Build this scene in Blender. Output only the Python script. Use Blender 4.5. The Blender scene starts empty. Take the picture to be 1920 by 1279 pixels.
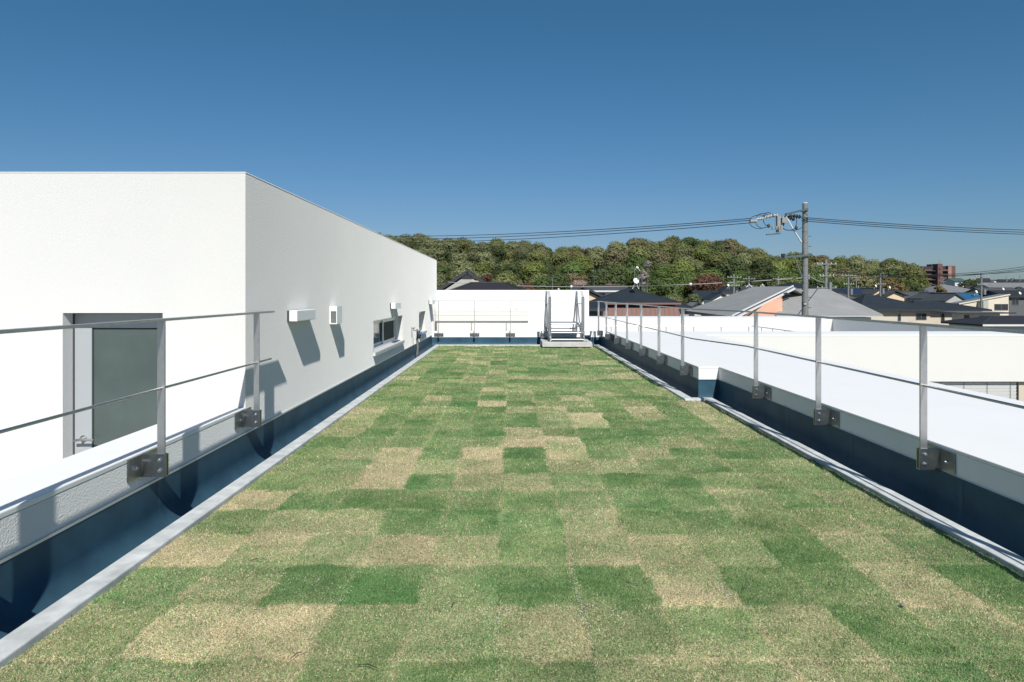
import bpy, math, random
import numpy as np
from mathutils import Vector, Matrix, noise as mnoise

# ------------------------------------------------------------------ camera, sky, sun, exposure
scene = bpy.context.scene
COL = scene.collection
EYE = 1.25            # metres above the turf
VX, VY, F = 957.0, 551.5, 1280.0
cam_data = bpy.data.cameras.new('camera')
cam_data.sensor_width = 36.0
cam_data.lens = 24.0
cam_data.shift_x = (960 - VX) / 1920.0
cam_data.shift_y = -(639.5 - VY) / 1920.0
cam_data.clip_start = 0.05
cam_data.clip_end = 6000
cam = bpy.data.objects.new('camera', cam_data)
COL.objects.link(cam)
cam.location = (0, 0, EYE)
cam.rotation_euler = (math.radians(90), 0, 0)
scene.camera = cam

SUN_TRAVEL = Vector((-0.088, 0.475, -0.446)).normalized()
sun_el = math.asin(-SUN_TRAVEL.z)
world = bpy.data.worlds.new('World')
scene.world = world
world.use_nodes = True
wn, wl = world.node_tree.nodes, world.node_tree.links
wn.clear()
sky = wn.new('ShaderNodeTexSky')
sky.sky_type = 'NISHITA'
sky.sun_disc = False
sky.sun_elevation = sun_el
sky.sun_rotation = math.atan2(-SUN_TRAVEL.x, -SUN_TRAVEL.y)
sky.altitude = 100
sky.air_density = 1.0
sky.dust_density = 0.6
sky.ozone_density = 2.2
bg = wn.new('ShaderNodeBackground')
bg.inputs['Strength'].default_value = 0.075
wo = wn.new('ShaderNodeOutputWorld')
# clear polarised sky: grade the physical sky per channel
sp = wn.new('ShaderNodeSeparateColor'); cb_ = wn.new('ShaderNodeCombineColor'); wl.new(sky.outputs[0], sp.inputs[0])
SKYK = 0.95
for i_, (g_, k_) in enumerate(((1.28, .735), (.903, .688), (.97, .94))):
    m1 = wn.new('ShaderNodeMath'); m1.operation = 'MULTIPLY'; m1.inputs[1].default_value = .075; wl.new(sp.outputs[i_], m1.inputs[0])
    m2 = wn.new('ShaderNodeMath'); m2.operation = 'POWER'; m2.inputs[1].default_value = g_; wl.new(m1.outputs[0], m2.inputs[0])
    m3 = wn.new('ShaderNodeMath'); m3.operation = 'MULTIPLY'; m3.inputs[1].default_value = k_*SKYK/.075; wl.new(m2.outputs[0], m3.inputs[0])
    wl.new(m3.outputs[0], cb_.inputs[i_])
wl.new(cb_.outputs[0], bg.inputs['Color'])
wl.new(bg.outputs[0], wo.inputs['Surface'])

sd = bpy.data.lights.new('sun', 'SUN')
sd.energy = 5.0
sd.angle = math.radians(0.5)
sd.color = (1.0, 0.965, 0.90)
sun = bpy.data.objects.new('sun', sd)
COL.objects.link(sun)
sun.rotation_euler = SUN_TRAVEL.to_track_quat('-Z', 'Y').to_euler()
sun.location = (5, -20, 30)

scene.view_settings.view_transform = 'Standard'
scene.view_settings.look = 'None'
scene.view_settings.gamma = 1
scene.view_settings.exposure = 0.15

# ------------------------------------------------------------------ helpers
def W(px, py, d):
    """a world point seen at pixel (px, py) of the photo at distance d"""
    return Vector(((px - VX) / F * d, d, EYE - (py - VY) / F * d))
def WX(px, d): return (px - VX) / F * d
def WZ(py, d): return EYE - (py - VY) / F * d

ORIG = {}
def tag(o, label, cat, group=None, kind=None):
    if label: o['label'] = label
    if cat: o['category'] = cat
    if group: o['group'] = group
    if kind: o['kind'] = kind
    return o
def thing(name, loc, label, cat, group=None):
    o = bpy.data.objects.new(name, None)
    o.empty_display_size = 0.2
    o.location = loc
    COL.objects.link(o)
    ORIG[o.name] = Vector(loc)
    return tag(o, label, cat, group)

class MB:
    def __init__(s): s.v = []; s.f = []; s.m = []; s.cm = 0
    def mat(s, i): s.cm = i; return s
    def face(s, pts):
        b = len(s.v); s.v += [tuple(p) for p in pts]; s.f.append(tuple(range(b, b + len(pts)))); s.m.append(s.cm); return s
    def raw(s, vs, fs):
        b = len(s.v); s.v += [tuple(p) for p in vs]
        for f in fs: s.f.append(tuple(b + i for i in f)); s.m.append(s.cm)
        return s
    def box(s, x0, x1, y0, y1, z0, z1):
        x0, x1 = sorted((x0, x1)); y0, y1 = sorted((y0, y1)); z0, z1 = sorted((z0, z1))
        return s.raw([(x0,y0,z0),(x1,y0,z0),(x1,y1,z0),(x0,y1,z0),(x0,y0,z1),(x1,y0,z1),(x1,y1,z1),(x0,y1,z1)],
                     [(0,3,2,1),(4,5,6,7),(0,1,5,4),(1,2,6,5),(2,3,7,6),(3,0,4,7)])
    def bbox(s, x0, x1, y0, y1, z0, z1, b=0.004):
        """box with bevelled edges"""
        x0, x1 = sorted((x0, x1)); y0, y1 = sorted((y0, y1)); z0, z1 = sorted((z0, z1))
        import bmesh
        bm = bmesh.new()
        vs = [bm.verts.new(p) for p in [(x0,y0,z0),(x1,y0,z0),(x1,y1,z0),(x0,y1,z0),(x0,y0,z1),(x1,y0,z1),(x1,y1,z1),(x0,y1,z1)]]
        for f in [(0,3,2,1),(4,5,6,7),(0,1,5,4),(1,2,6,5),(2,3,7,6),(3,0,4,7)]: bm.faces.new([vs[i] for i in f])
        bmesh.ops.bevel(bm, geom=bm.edges[:], offset=b, segments=2, affect='EDGES', profile=0.6)
        bm.verts.index_update()
        s.raw([v.co[:] for v in bm.verts], [[v.index for v in f.verts] for f in bm.faces]); bm.free(); return s
    def bar(s, p0, p1, w, t, up=(0,0,1)):
        """rectangular bar from p0 to p1, w wide sideways, t thick along up"""
        p0, p1 = Vector(p0), Vector(p1); d = (p1 - p0).normalized(); up = Vector(up)
        if abs(d.dot(up)) > .99: up = Vector((0, 1, 0))
        sx = d.cross(up).normalized() * (w/2); sy = sx.cross(d).normalized() * (t/2)
        c = [-sx-sy, sx-sy, sx+sy, -sx+sy]
        return s.raw([p0+q for q in c] + [p1+q for q in c], [(0,1,2,3)[::-1],(4,5,6,7),(0,1,5,4),(1,2,6,5),(2,3,7,6),(3,0,4,7)])
    def cyl(s, p0, p1, r0, r1=None, n=12, caps=True):
        if r1 is None: r1 = r0
        p0, p1 = Vector(p0), Vector(p1); d = (p1 - p0).normalized()
        a = d.orthogonal().normalized(); b = d.cross(a)
        vs = []
        for p, r in ((p0, r0), (p1, r1)):
            for i in range(n):
                t = 2*math.pi*i/n; vs.append(p + a*math.cos(t)*r + b*math.sin(t)*r)
        fs = [(i, (i+1) % n, n+(i+1) % n, n+i) for i in range(n)]
        if caps: fs += [tuple(range(n))[::-1], tuple(range(n, 2*n))]
        return s.raw(vs, fs)
    def tube(s, pts, r, n=8):
        pts = [Vector(p) for p in pts]; vs = []; fs = []
        a = None
        for k, p in enumerate(pts):
            d = (pts[min(k+1, len(pts)-1)] - pts[max(k-1, 0)]).normalized()
            if a is None: a = d.orthogonal().normalized()
            a = (a - d*a.dot(d)).normalized(); b = d.cross(a)
            rr = r[k] if isinstance(r, (list, tuple)) else r
            for i in range(n):
                t = 2*math.pi*i/n; vs.append(p + a*math.cos(t)*rr + b*math.sin(t)*rr)
        for k in range(len(pts)-1):
            for i in range(n): fs.append((k*n+i, k*n+(i+1) % n, (k+1)*n+(i+1) % n, (k+1)*n+i))
        fs += [tuple(range(n))[::-1], tuple(range((len(pts)-1)*n, len(pts)*n))]
        return s.raw(vs, fs)
    def ball(s, c, rx, ry=None, rz=None, nu=12, nv=8):
        ry = ry or rx; rz = rz or rx; c = Vector(c); vs = [c + Vector((0,0,-rz))]
        for j in range(1, nv):
            t = math.pi*j/nv
            for i in range(nu):
                u = 2*math.pi*i/nu; vs.append(c + Vector((math.cos(u)*math.sin(t)*rx, math.sin(u)*math.sin(t)*ry, -math.cos(t)*rz)))
        vs.append(c + Vector((0,0,rz))); fs = []
        for i in range(nu):
            fs.append((0, 1+(i+1) % nu, 1+i)); e = 1+(nv-2)*nu; fs.append((e+i, e+(i+1) % nu, len(vs)-1))
            for j in range(nv-2): fs.append((1+j*nu+i, 1+j*nu+(i+1) % nu, 1+(j+1)*nu+(i+1) % nu, 1+(j+1)*nu+i))
        return s.raw(vs, fs)
    def prism(s, poly, z0, z1):
        n = len(poly)
        return s.raw([(p[0], p[1], z0) for p in poly] + [(p[0], p[1], z1) for p in poly],
                     [tuple(range(n))[::-1], tuple(range(n, 2*n))] + [(i, (i+1) % n, n+(i+1) % n, n+i) for i in range(n)])
    def slab(s, pts, t):
        """any planar-ish polygon thickened downward by t"""
        n = len(pts); P = [Vector(p) for p in pts]
        return s.raw(P + [p - Vector((0,0,t)) for p in P], [tuple(range(n)), tuple(range(n, 2*n))[::-1]] + [(i, (i+1) % n, n+(i+1) % n, n+i) for i in range(n)])
    def sweep(s, prof, axis, a0, a1, n=1):
        """open profile of (u, z) swept along x or y; u is the other horizontal axis"""
        m = len(prof); vs = []
        for k in range(n+1):
            t = a0 + (a1-a0)*k/n
            for u, z in prof: vs.append((u, t, z) if axis == 'y' else (t, u, z))
        return s.raw(vs, [(k*m+i, k*m+i+1, (k+1)*m+i+1, (k+1)*m+i) for k in range(n) for i in range(m-1)])
    def build(s, name, mats, parent=None, origin=None, smooth=False):
        me = bpy.data.meshes.new(name)
        if not isinstance(mats, (list, tuple)): mats = [mats]
        for m in mats: me.materials.append(m)
        base = ORIG[parent.name] if parent is not None else Vector((0,0,0))
        if origin is None: origin = base if parent is not None else Vector(np.mean(np.array(s.v), axis=0).tolist()); 
        if parent is None and origin is not None and not isinstance(origin, Vector): origin = Vector(origin)
        if parent is None: origin = Vector((origin.x, origin.y, min(v[2] for v in s.v)))
        o0 = Vector(origin)
        me.from_pydata([(v[0]-o0.x, v[1]-o0.y, v[2]-o0.z) for v in s.v], [], s.f)
        me.polygons.foreach_set('material_index', s.m)
        import bmesh
        bm = bmesh.new(); bm.from_mesh(me); bmesh.ops.recalc_face_normals(bm, faces=bm.faces[:]); bm.to_mesh(me); bm.free()
        if smooth:
            for p in me.polygons: p.use_smooth = True
            try: me.set_sharp_from_angle(angle=math.radians(40))
            except Exception: pass
        me.update()
        o = bpy.data.objects.new(name, me)
        COL.objects.link(o)
        if parent is not None: o.parent = parent
        o.location = o0 - base
        ORIG[o.name] = o0
        return o

# ------------------------------------------------------------------ materials
def mat(name, col, rough=0.7, metal=0.0, var=0.0, vscale=1.0, bump=0.0, bscale=10.0, bdist=0.01, spec=0.5, bump2=None, coords='Object', stretch=None, bdetail=4):
    m = bpy.data.materials.new(name); m.use_nodes = True
    n, l = m.node_tree.nodes, m.node_tree.links
    p = n['Principled BSDF']
    p.inputs['Base Color'].default_value = (*col, 1)
    p.inputs['Roughness'].default_value = rough
    p.inputs['Metallic'].default_value = metal
    p.inputs['Specular IOR Level'].default_value = spec
    tc = n.new('ShaderNodeTexCoord'); src = tc.outputs[coords]
    if stretch:
        mp = n.new('ShaderNodeMapping'); mp.inputs['Scale'].default_value = stretch; l.new(src, mp.inputs[0]); src = mp.outputs[0]
    if var:
        nz = n.new('ShaderNodeTexNoise'); nz.inputs['Scale'].default_value = vscale; nz.inputs['Detail'].default_value = 6; nz.inputs['Roughness'].default_value = .6
        l.new(src, nz.inputs['Vector'])
        r = n.new('ShaderNodeMapRange'); r.inputs[1].default_value = .3; r.inputs[2].default_value = .7; r.inputs[3].default_value = 1-var; r.inputs[4].default_value = 1+var
        l.new(nz.outputs['Fac'], r.inputs[0])
        mx = n.new('ShaderNodeMix'); mx.data_type = 'RGBA'; mx.blend_type = 'MULTIPLY'; mx.inputs['Factor'].default_value = 1
        mx.inputs['A'].default_value = (*col, 1); l.new(r.outputs[0], mx.inputs['B']); l.new(mx.outputs['Result'], p.inputs['Base Color'])
    if bump:
        b = n.new('ShaderNodeBump'); b.inputs['Strength'].default_value = bump; b.inputs['Distance'].default_value = bdist
        nz = n.new('ShaderNodeTexNoise'); nz.inputs['Scale'].default_value = bscale; nz.inputs['Detail'].default_value = bdetail
        l.new(src, nz.inputs['Vector']); l.new(nz.outputs['Fac'], b.inputs['Height']); l.new(b.outputs[0], p.inputs['Normal'])
        if bump2:
            b2 = n.new('ShaderNodeBump'); b2.inputs['Strength'].default_value = bump2[0]; b2.inputs['Distance'].default_value = bump2[2]
            vz = n.new('ShaderNodeTexVoronoi'); vz.inputs['Scale'].default_value = bump2[1]; vz.feature = 'SMOOTH_F1'
            l.new(src, vz.inputs['Vector']); l.new(vz.outputs['Distance'], b2.inputs['Height']); l.new(b.outputs[0], b2.inputs['Normal']); l.new(b2.outputs[0], p.inputs['Normal'])
    return m

def roof_mat(name, col, axis_scale=3.2, var=.18, rough=.6, strength=.5):
    """tiles or sheets in courses that follow the slope"""
    m = mat(name, col, rough, var=var, vscale=.8)
    n, l = m.node_tree.nodes, m.node_tree.links
    p = n['Principled BSDF']; tc = n.new('ShaderNodeTexCoord')
    wv = n.new('ShaderNodeTexWave'); wv.bands_direction = 'Z'; wv.wave_profile = 'SAW'; wv.inputs['Scale'].default_value = axis_scale; wv.inputs['Distortion'].default_value = .3
    l.new(tc.outputs['Object'], wv.inputs['Vector'])
    b = n.new('ShaderNodeBump'); b.inputs['Strength'].default_value = strength; b.inputs['Distance'].default_value = .05
    l.new(wv.outputs['Fac'], b.inputs['Height']); l.new(b.outputs[0], p.inputs['Normal'])
    return m

M = {}
M['stucco'] = mat('white_stucco', (.67, .668, .65), .85, var=.02, vscale=.7, bump=.36, bscale=95, bdist=.006, spec=.25, bump2=(.25, 120, .004))
M['stucco'].node_tree.nodes['Principled BSDF'].inputs['Diffuse Roughness'].default_value = 1.0
M['coping'] = mat('white_coping', (.765, .765, .76), .6, var=.015, vscale=1.5, bump=.12, bscale=60, bdist=.002, spec=.3)
M['render'] = mat('cream_render', (.64, .632, .60), .85, var=.02, vscale=.5, bump=.4, bscale=50, bdist=.006, spec=.25)
M['membrane'] = mat('navy_waterproof_membrane', (.034, .082, .120), .45, var=.24, vscale=3.5, bump=.25, bscale=9, bdist=.004, spec=.13)
M['flash'] = mat('aluminium_flashing', (.62, .63, .64), .45, metal=.6)
M['kerb'] = mat('grey_kerb_concrete', (.50, .52, .52), .85, var=.26, vscale=7, bump=.4, bscale=120, bdist=.002)
M['conc'] = mat('concrete', (.46, .46, .45), .9, var=.12, vscale=8, bump=.5, bscale=90, bdist=.003)
M['steel'] = mat('brushed_stainless', (.48, .48, .47), .42, metal=1.0, var=.08, vscale=20, bump=.08, bscale=300, bdist=.001)
M['steel_d'] = mat('bracket_stainless', (.33, .345, .36), .33, metal=1.0, var=.25, vscale=14)
M['bolt'] = mat('bolt_steel', (.75, .75, .74), .2, metal=1.0)
M['alu'] = mat('anodised_aluminium', (.36, .37, .375), .42, metal=1.0, var=.06, vscale=15)
M['alu_tread'] = mat('ribbed_aluminium_tread', (.30, .33, .34), .5, metal=.6, bump=.6, bscale=160, bdist=.003)
M['white_pl'] = mat('white_plastic', (.82, .83, .83), .35, spec=.5)
M['dark_pl'] = mat('dark_grey_plastic', (.06, .065, .07), .5)
M['vinyl'] = mat('white_window_frame', (.74, .745, .74), .4)
M['doorpaint'] = mat('grey_door_paint', (.36, .385, .40), .4, var=.02)
M['sill'] = mat('sill_stone', (.55, .555, .55), .6)
M['black'] = mat('black_rubber', (.012, .012, .013), .5)
M['insect'] = mat('insect_screen', (.02, .022, .025), .75)
M['blue'] = mat('blue_hose_plastic', (.02, .09, .33), .4)
M['soil'] = mat('soil', (.13, .11, .075), .95, var=.3, vscale=30)
M['soil_light'] = mat('pumice_gravel', (.55, .53, .50), .95, var=.2, vscale=60)
M['polec'] = mat('utility_pole_concrete', (.17, .18, .172), .9, var=.14, vscale=6, bump=.2, bscale=40)
M['galv'] = mat('galvanised_steel', (.27, .285, .29), .5, metal=.6)
M['tealsteel'] = mat('painted_arm_steel', (.06, .10, .11), .55)
M['porc'] = mat('white_porcelain', (.5, .49, .46), .3)
M['cable'] = mat('black_cable', (.02, .021, .023), .6)
M['cable_l'] = mat('grey_cable', (.42, .41, .37), .7)
M['ballw'] = mat('white_marker', (.8, .8, .78), .5)
# frosted door glass and window glass
def glassy(name, col, rough, spec=.5, var=.1):
    return mat(name, col, rough, var=var, vscale=3, spec=spec)
M['doorglass'] = glassy('wired_grey_door_glass', (.075, .100, .095), .18, .6, .12)
M['glass'] = glassy('dark_window_glass', (.025, .04, .042), .04, .7)
M['housewin'] = glassy('house_window_glass', (.03, .035, .04), .1, .6)
for k, c in dict(wbeige=(.52,.46,.375), wcream=(.60,.54,.44), wwhite=(.72,.71,.68), wgrey=(.36,.37,.34), wpeach=(.66,.37,.26), wdark=(.10,.105,.11), wtan=(.62,.48,.33), wlight=(.55,.56,.55), wbrown=(.20,.105,.085), wred=(.12,.06,.053), wpink=(.26,.17,.15)).items():
    M[k] = mat({'wbeige':'beige_siding','wcream':'cream_siding','wwhite':'white_siding','wgrey':'grey_siding','wpeach':'peach_render','wdark':'dark_siding','wtan':'tan_siding','wlight':'pale_grey_siding','wbrown':'brown_metal_siding','wred':'red_brown_tile','wpink':'sunlit_tile'}[k], c, .8, var=.07, vscale=.9, bump=.2, bscale=6, bdist=.02)
M['rnavy'] = roof_mat('navy_slate_tiles', (.015, .022, .030))
M['rblack'] = roof_mat('charcoal_roof', (.022, .021, .025), var=.1)
M['rgrey'] = roof_mat('grey_shingle_roof', (.25, .252, .248), 6, var=.10, strength=.25)
M['rmid'] = roof_mat('mid_grey_tiles', (.065, .07, .075))
M['rlight'] = roof_mat('pale_grey_roof', (.17, .175, .18), 5, strength=.2)
M['rblue'] = roof_mat('blue_metal_roof', (.012, .085, .17), 3, strength=.2)
M['rgreen'] = roof_mat('green_sheet_roof', (.05, .10, .085))
M['solar'] = mat('solar_panels', (.02, .03, .06), .15)
M['trimw'] = mat('white_verge_trim', (.6, .61, .62), .5)
M['trimd'] = mat('dark_fascia', (.03, .032, .036), .5)
M['ground'] = mat('town_ground', (.13, .135, .10), .95, var=.4, vscale=.05)
M['hill'] = mat('hill_floor', (.085, .088, .042), .95, var=.4, vscale=.2)
M['bark'] = mat('bark', (.16, .14, .12), .9, var=.3, vscale=3)
M['asph'] = mat('asphalt', (.05, .05, .052), .95, var=.2, vscale=2)

# grass material reads a colour stored per blade
def attr_mat(name, rough, translucent=0.0):
    m = bpy.data.materials.new(name); m.use_nodes = True
    n, l = m.node_tree.nodes, m.node_tree.links; p = n['Principled BSDF']
    a = n.new('ShaderNodeAttribute'); a.attribute_name = 'tint'
    l.new(a.outputs['Color'], p.inputs['Base Color']); p.inputs['Roughness'].default_value = rough; p.inputs['Specular IOR Level'].default_value = .2
    if translucent:
        t = n.new('ShaderNodeBsdfTranslucent'); l.new(a.outputs['Color'], t.inputs['Color'])
        mx = n.new('ShaderNodeMixShader'); mx.inputs[0].default_value = translucent
        l.new(p.outputs[0], mx.inputs[1]); l.new(t.outputs[0], mx.inputs[2]); l.new(mx.outputs[0], n['Material Output'].inputs['Surface'])
    return m
M['blade'] = attr_mat('grass_blade', .7, .25)
M['turf'] = attr_mat('turf_bed', .95)
def _bed(m):
    n, l = m.node_tree.nodes, m.node_tree.links; p = n['Principled BSDF']; at = p.inputs['Base Color'].links[0].from_socket
    tc = n.new('ShaderNodeTexCoord'); nz = n.new('ShaderNodeTexNoise'); nz.inputs['Scale'].default_value = 170; nz.inputs['Detail'].default_value = 3
    l.new(tc.outputs['Object'], nz.inputs['Vector'])
    r = n.new('ShaderNodeMapRange'); r.inputs[1].default_value = .35; r.inputs[2].default_value = .65; r.inputs[3].default_value = .35; r.inputs[4].default_value = 1.5; l.new(nz.outputs['Fac'], r.inputs[0])
    mx = n.new('ShaderNodeMix'); mx.data_type = 'RGBA'; mx.blend_type = 'MULTIPLY'; mx.inputs['Factor'].default_value = 1
    l.new(at, mx.inputs['A']); l.new(r.outputs[0], mx.inputs['B']); l.new(mx.outputs['Result'], p.inputs['Base Color'])
    b = n.new('ShaderNodeBump'); b.inputs['Strength'].default_value = 1; b.inputs['Distance'].default_value = .006; l.new(nz.outputs['Fac'], b.inputs['Height']); l.new(b.outputs[0], p.inputs['Normal'])
_bed(M['turf'])

# ------------------------------------------------------------------ main dimensions of the roof
XL = -2.03            # face of left parapet and of the rooftop house
XR1, XR2 = 2.58, 2.33 # face of right parapet: near part, far part
YJ = 8.45             # where the right parapet steps inwards
YB = 17.6             # face of the back parapet
YF = 5.23             # front wall of the rooftop house
ZP = 0.351            # top of right and back parapet
ZPL = 0.381           # top of left parapet
ZM = 0.182            # top of the membrane upstand
ZG = -0.13            # gutter floor
TXL, TXR1, TXR2 = -1.72, 2.30, 2.06
TYJ, TYB = 8.06, 16.62
KW = 0.11
GRD = -7.0

# ------------------------------------------------------------------ setting: ground, hill
def terr(x, y):
    t = max(0, min(1, (y - 110) / 420.0)); t = t*t*(3-2*t)
    return GRD + 12.5*t
def ridge_py(px):
    P = [(500,452),(735,452),(800,449),(850,458),(905,459),(1000,462),(1070,469),(1110,470),(1150,463),(1200,460),(1240,452),(1270,449),(1300,452),(1340,456),(1380,460),(1420,468),(1440,475),(1480,482),(1520,485),(1560,488),(1600,492),(1640,492),(1680,499),(1700,505),(1720,515),(1740,528),(1790,543),(1900,552)]
    if px <= P[0][0]: return P[0][1]
    for (a, ya), (b, yb) in zip(P, P[1:]):
        if px <= b: return ya + (yb-ya)*(px-a)/(b-a)
    return P[-1][1]
HZ0, HZ1 = 215.0, 385.0
def hill_h(x, y):
    """height of the wooded hill above the town"""
    base = terr(x, y)
    if y < HZ0: return base
    px = VX + x/y*F
    top = EYE - (ridge_py(px) - VY)/F*HZ1 - 13.0
    t = min(1, (y-HZ0)/(HZ1-HZ0)); t = math.sin(t*math.pi/2)**1.0
    if y > HZ1: t = max(0, 1-(y-HZ1)/160.0); t = t*t*(3-2*t)
    edge = 1.0
    if px > 1740: edge = max(0, 1-(px-1740)/120.0)
    return base + max(0, top-base)*t*edge

g = MB()
xs = [-1500,-800,-400,-200,-100,-50,-20,0,20,50,100,200,400,800,1500]
ys = [-300,-100,0,50,110,150,190,240,300,360,430,530,700,1200,2500]
for j in range(len(ys)-1):
    for i in range(len(xs)-1):
        g.face([(xs[i],ys[j],terr(0,ys[j])),(xs[i+1],ys[j],terr(0,ys[j])),(xs[i+1],ys[j+1],terr(0,ys[j+1])),(xs[i],ys[j+1],terr(0,ys[j+1]))])
tag(g.build('ground', M['ground']), 'flat ground of the town below the roof', None, kind='structure')
g = MB(); hx = np.linspace(-150, 290, 67); hy = np.linspace(HZ0-4, 540, 42)
vs = [(x, y, hill_h(x, y) - (.8 if y < HZ0 or y > 535 else 0) + .05) for y in hy for x in hx]
g.raw(vs, [(j*len(hx)+i, j*len(hx)+i+1, (j+1)*len(hx)+i+1, (j+1)*len(hx)+i) for j in range(len(hy)-1) for i in range(len(hx)-1)])
tag(g.build('hill', M['hill'], smooth=True), 'low hill behind the town', None, kind='structure')

# roof slab under the turf
g = MB().prism([(XL,-3),(XR1,-3),(XR1,YJ),(XR2,YJ),(XR2,YB),(XL,YB)], -1.2, ZG-.01)
tag(g.build('roof_slab', M['membrane']), 'roof slab under the turf and gutters', None, kind='structure')
# lower floors of our own building
g = MB().box(-11, 2.3, -3.2, 20.29, GRD, -1.21)
tag(g.build('building', M['render']), 'white building that carries the roof garden', 'building')

# ------------------------------------------------------------------ turf
rng = np.random.default_rng(7)
ROWZ0, ROWD, COLX0, COLW = 1.95, .4075, -1.70, .3306
TM = [[.35,.5,.35,.6,.8,.65,.42,.5,.35,.75,.7,.5],
      [.5,.1,.18,.55,.5,.35,.52,.55,.42,.8,.5,.6],
      [.72,.45,.88,1.0,.68,.85,.9,.22,.75,.7,.3,.9],
      [.13,.3,.45,.12,.3,.68,.25,.25,.5,.85,.45,.65],
      [.75,.35,.4,.75,.78,.8,.32,.75,.72,.75,.5,.5],
      [.05,.85,.85,.8,.65,.75,.6,.82,.75,.48,.72,.55],
      [.8,.5,.0,.85,.3,.25,.6,.85,.75,.62,.6,.65],
      [.5,.6,.0,.35,.2,.92,.4,.28,.65,.7,.7,.6],
      [.65,.35,.05,.7,.08,.9,.2,.7,.28,.7,.75,.65],
      [.9,.62,.7,.7,.5,.02,.22,.8,.7,.45,.75,.7],
      [.4,.85,.75,.8,.85,.22,.6,.8,.8,.75,.7,.4],
      [.5,.7,.85,.7,.8,.8,.6,.3,.8,.8,.8,.33],
      [.45,.8,.7,.75,.85,.85,.5,.02,.8,.35,.8,.3],
      [.2,.7,.45,.7,.85,.35,.3,.8,.8,.2,.8,.28],
      [.6,.8,.6,.9,.08,.9,.5,.6,.8,.5,.7,.22]]
NR = 40
T = np.clip(rng.normal(.74, .10, (NR, 13)), .1, 1.0)
T[rng.random((NR, 13)) < .08] = .25
T[:, 0] -= .15 * (rng.random(NR) < .5)
T[20, 5:11] = .3; T[21, 10:] = .3; T[26, 8:11] = .3
for r, row in enumerate(TM): T[r, :12] = row; T[r, 12] = .6
T = np.clip(T, 0, 1)
PH = rng.random((NR, 13)) * 6.28; GA = rng.normal(0, 1, (NR, 13)); GB = rng.normal(0, 1, (NR, 13)); LUM = rng.normal(0, .05, (NR, 13)); HUE = rng.random((NR, 13))
VN = [rng.random((64, 64)) for _ in range(4)]
def vnoise(x, y, s, k):
    """smooth value noise"""
    u, v = x*s + 100.3, y*s + 57.1
    i, j = np.floor(u).astype(int), np.floor(v).astype(int); a, b = u-i, v-j
    a, b = a*a*(3-2*a), b*b*(3-2*b); n = VN[k]
    g_ = lambda p, q: n[p % 64, q % 64]
    return (g_(i,j)*(1-a)+g_(i+1,j)*a)*(1-b) + (g_(i,j+1)*(1-a)+g_(i+1,j+1)*a)*b
def turf_state(x, y):
    """greenness, brightness and distance to the next joint at a place on the lawn"""
    wx = (vnoise(x, y, 7, 0)-.5)*.030 + (vnoise(x, y, 30, 1)-.5)*.020
    wy = (vnoise(x, y, 8, 2)-.5)*.030 + (vnoise(x, y, 32, 3)-.5)*.020
    u = (x+wx-COLX0)/COLW; v = (y+wy-ROWZ0)/ROWD
    c = np.clip(np.floor(u).astype(int), 0, 12); r = np.clip(np.floor(v).astype(int), 0, NR-1)
    fu, fv = u-np.floor(u), v-np.floor(v)
    gr = T[r, c] + .09*GA[r, c]*(fu-.5) + .16*GB[r, c]*(fv-.5)
    gr = gr + (vnoise(x, y, 5, 1)-.5)*.30 + (vnoise(x, y, 14, 2)-.5)*.20
    ed = np.minimum(np.minimum(fu, 1-fu)*COLW, np.minimum(fv, 1-fv)*ROWD)
    gr = gr - .28*np.exp(-(ed/.016)**2)*(vnoise(x, y, 4, 3) > .42)
    lum = 1 + LUM[r, c] + (vnoise(x, y, 9, 0)-.5)*.2
    return np.clip(gr, 0, 1), lum, ed, HUE[r, c]
STRAW = np.array([(.76,.68,.42), (.70,.60,.35), (.82,.76,.52), (.58,.49,.28)])
GREEN = np.array([(.185,.350,.120), (.130,.285,.095), (.250,.425,.155), (.34,.46,.19)])
DEEP = np.array((.072, .180, .058))

# bed sheet with the colours of the thatch
nx, ny = 170, 400
gx = np.linspace(TXL, TXR1, nx); gy = np.linspace(-1.0, TYB, ny)
X, Y = np.meshgrid(gx, gy); Xf, Yf = X.ravel().copy(), Y.ravel()
Xf = np.where(Yf > TYJ, TXL + (Xf-TXL)*(TXR2-TXL)/(TXR1-TXL), Xf)
gr, lum, ed, hue = turf_state(Xf, Yf)
Zf = -.012 + (vnoise(Xf, Yf, 6, 0)-.5)*.012 + (vnoise(Xf, Yf, 28, 1)-.5)*.008 - .008*np.exp(-(ed/.008)**2)
me = bpy.data.meshes.new('turf')
idx = np.arange(nx*ny).reshape(ny, nx)
quads = np.stack([idx[:-1,:-1], idx[:-1,1:], idx[1:,1:], idx[1:,:-1]], -1).reshape(-1, 4)
# skirt round the edge, so the mats show their cut side
me.from_pydata(np.stack([Xf, Yf, Zf], 1).tolist(), [], quads.tolist())
cb = (gr[:, None]*np.array((.11,.195,.068)) + (1-gr[:, None])*np.array((.47,.40,.235)))*lum[:, None]
ca = me.color_attributes.new('tint', 'FLOAT_COLOR', 'POINT')
ca.data.foreach_set('color', np.concatenate([cb, np.ones((len(cb), 1))], 1).astype(np.float32).ravel())
me.materials.append(M['turf'])
o = bpy.data.objects.new('turf', me); COL.objects.link(o)
tag(o, 'lawn bed of square turf mats in green and straw', None, kind='structure')
g = MB().prism([(TXL,-1),(TXR1,-1),(TXR1,TYJ),(TXR2,TYJ),(TXR2,TYB),(TXL,TYB)], ZG, -.035)
tag(g.build('soil_bed', M['soil']), 'soil bed under the turf mats', None, kind='structure')

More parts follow.
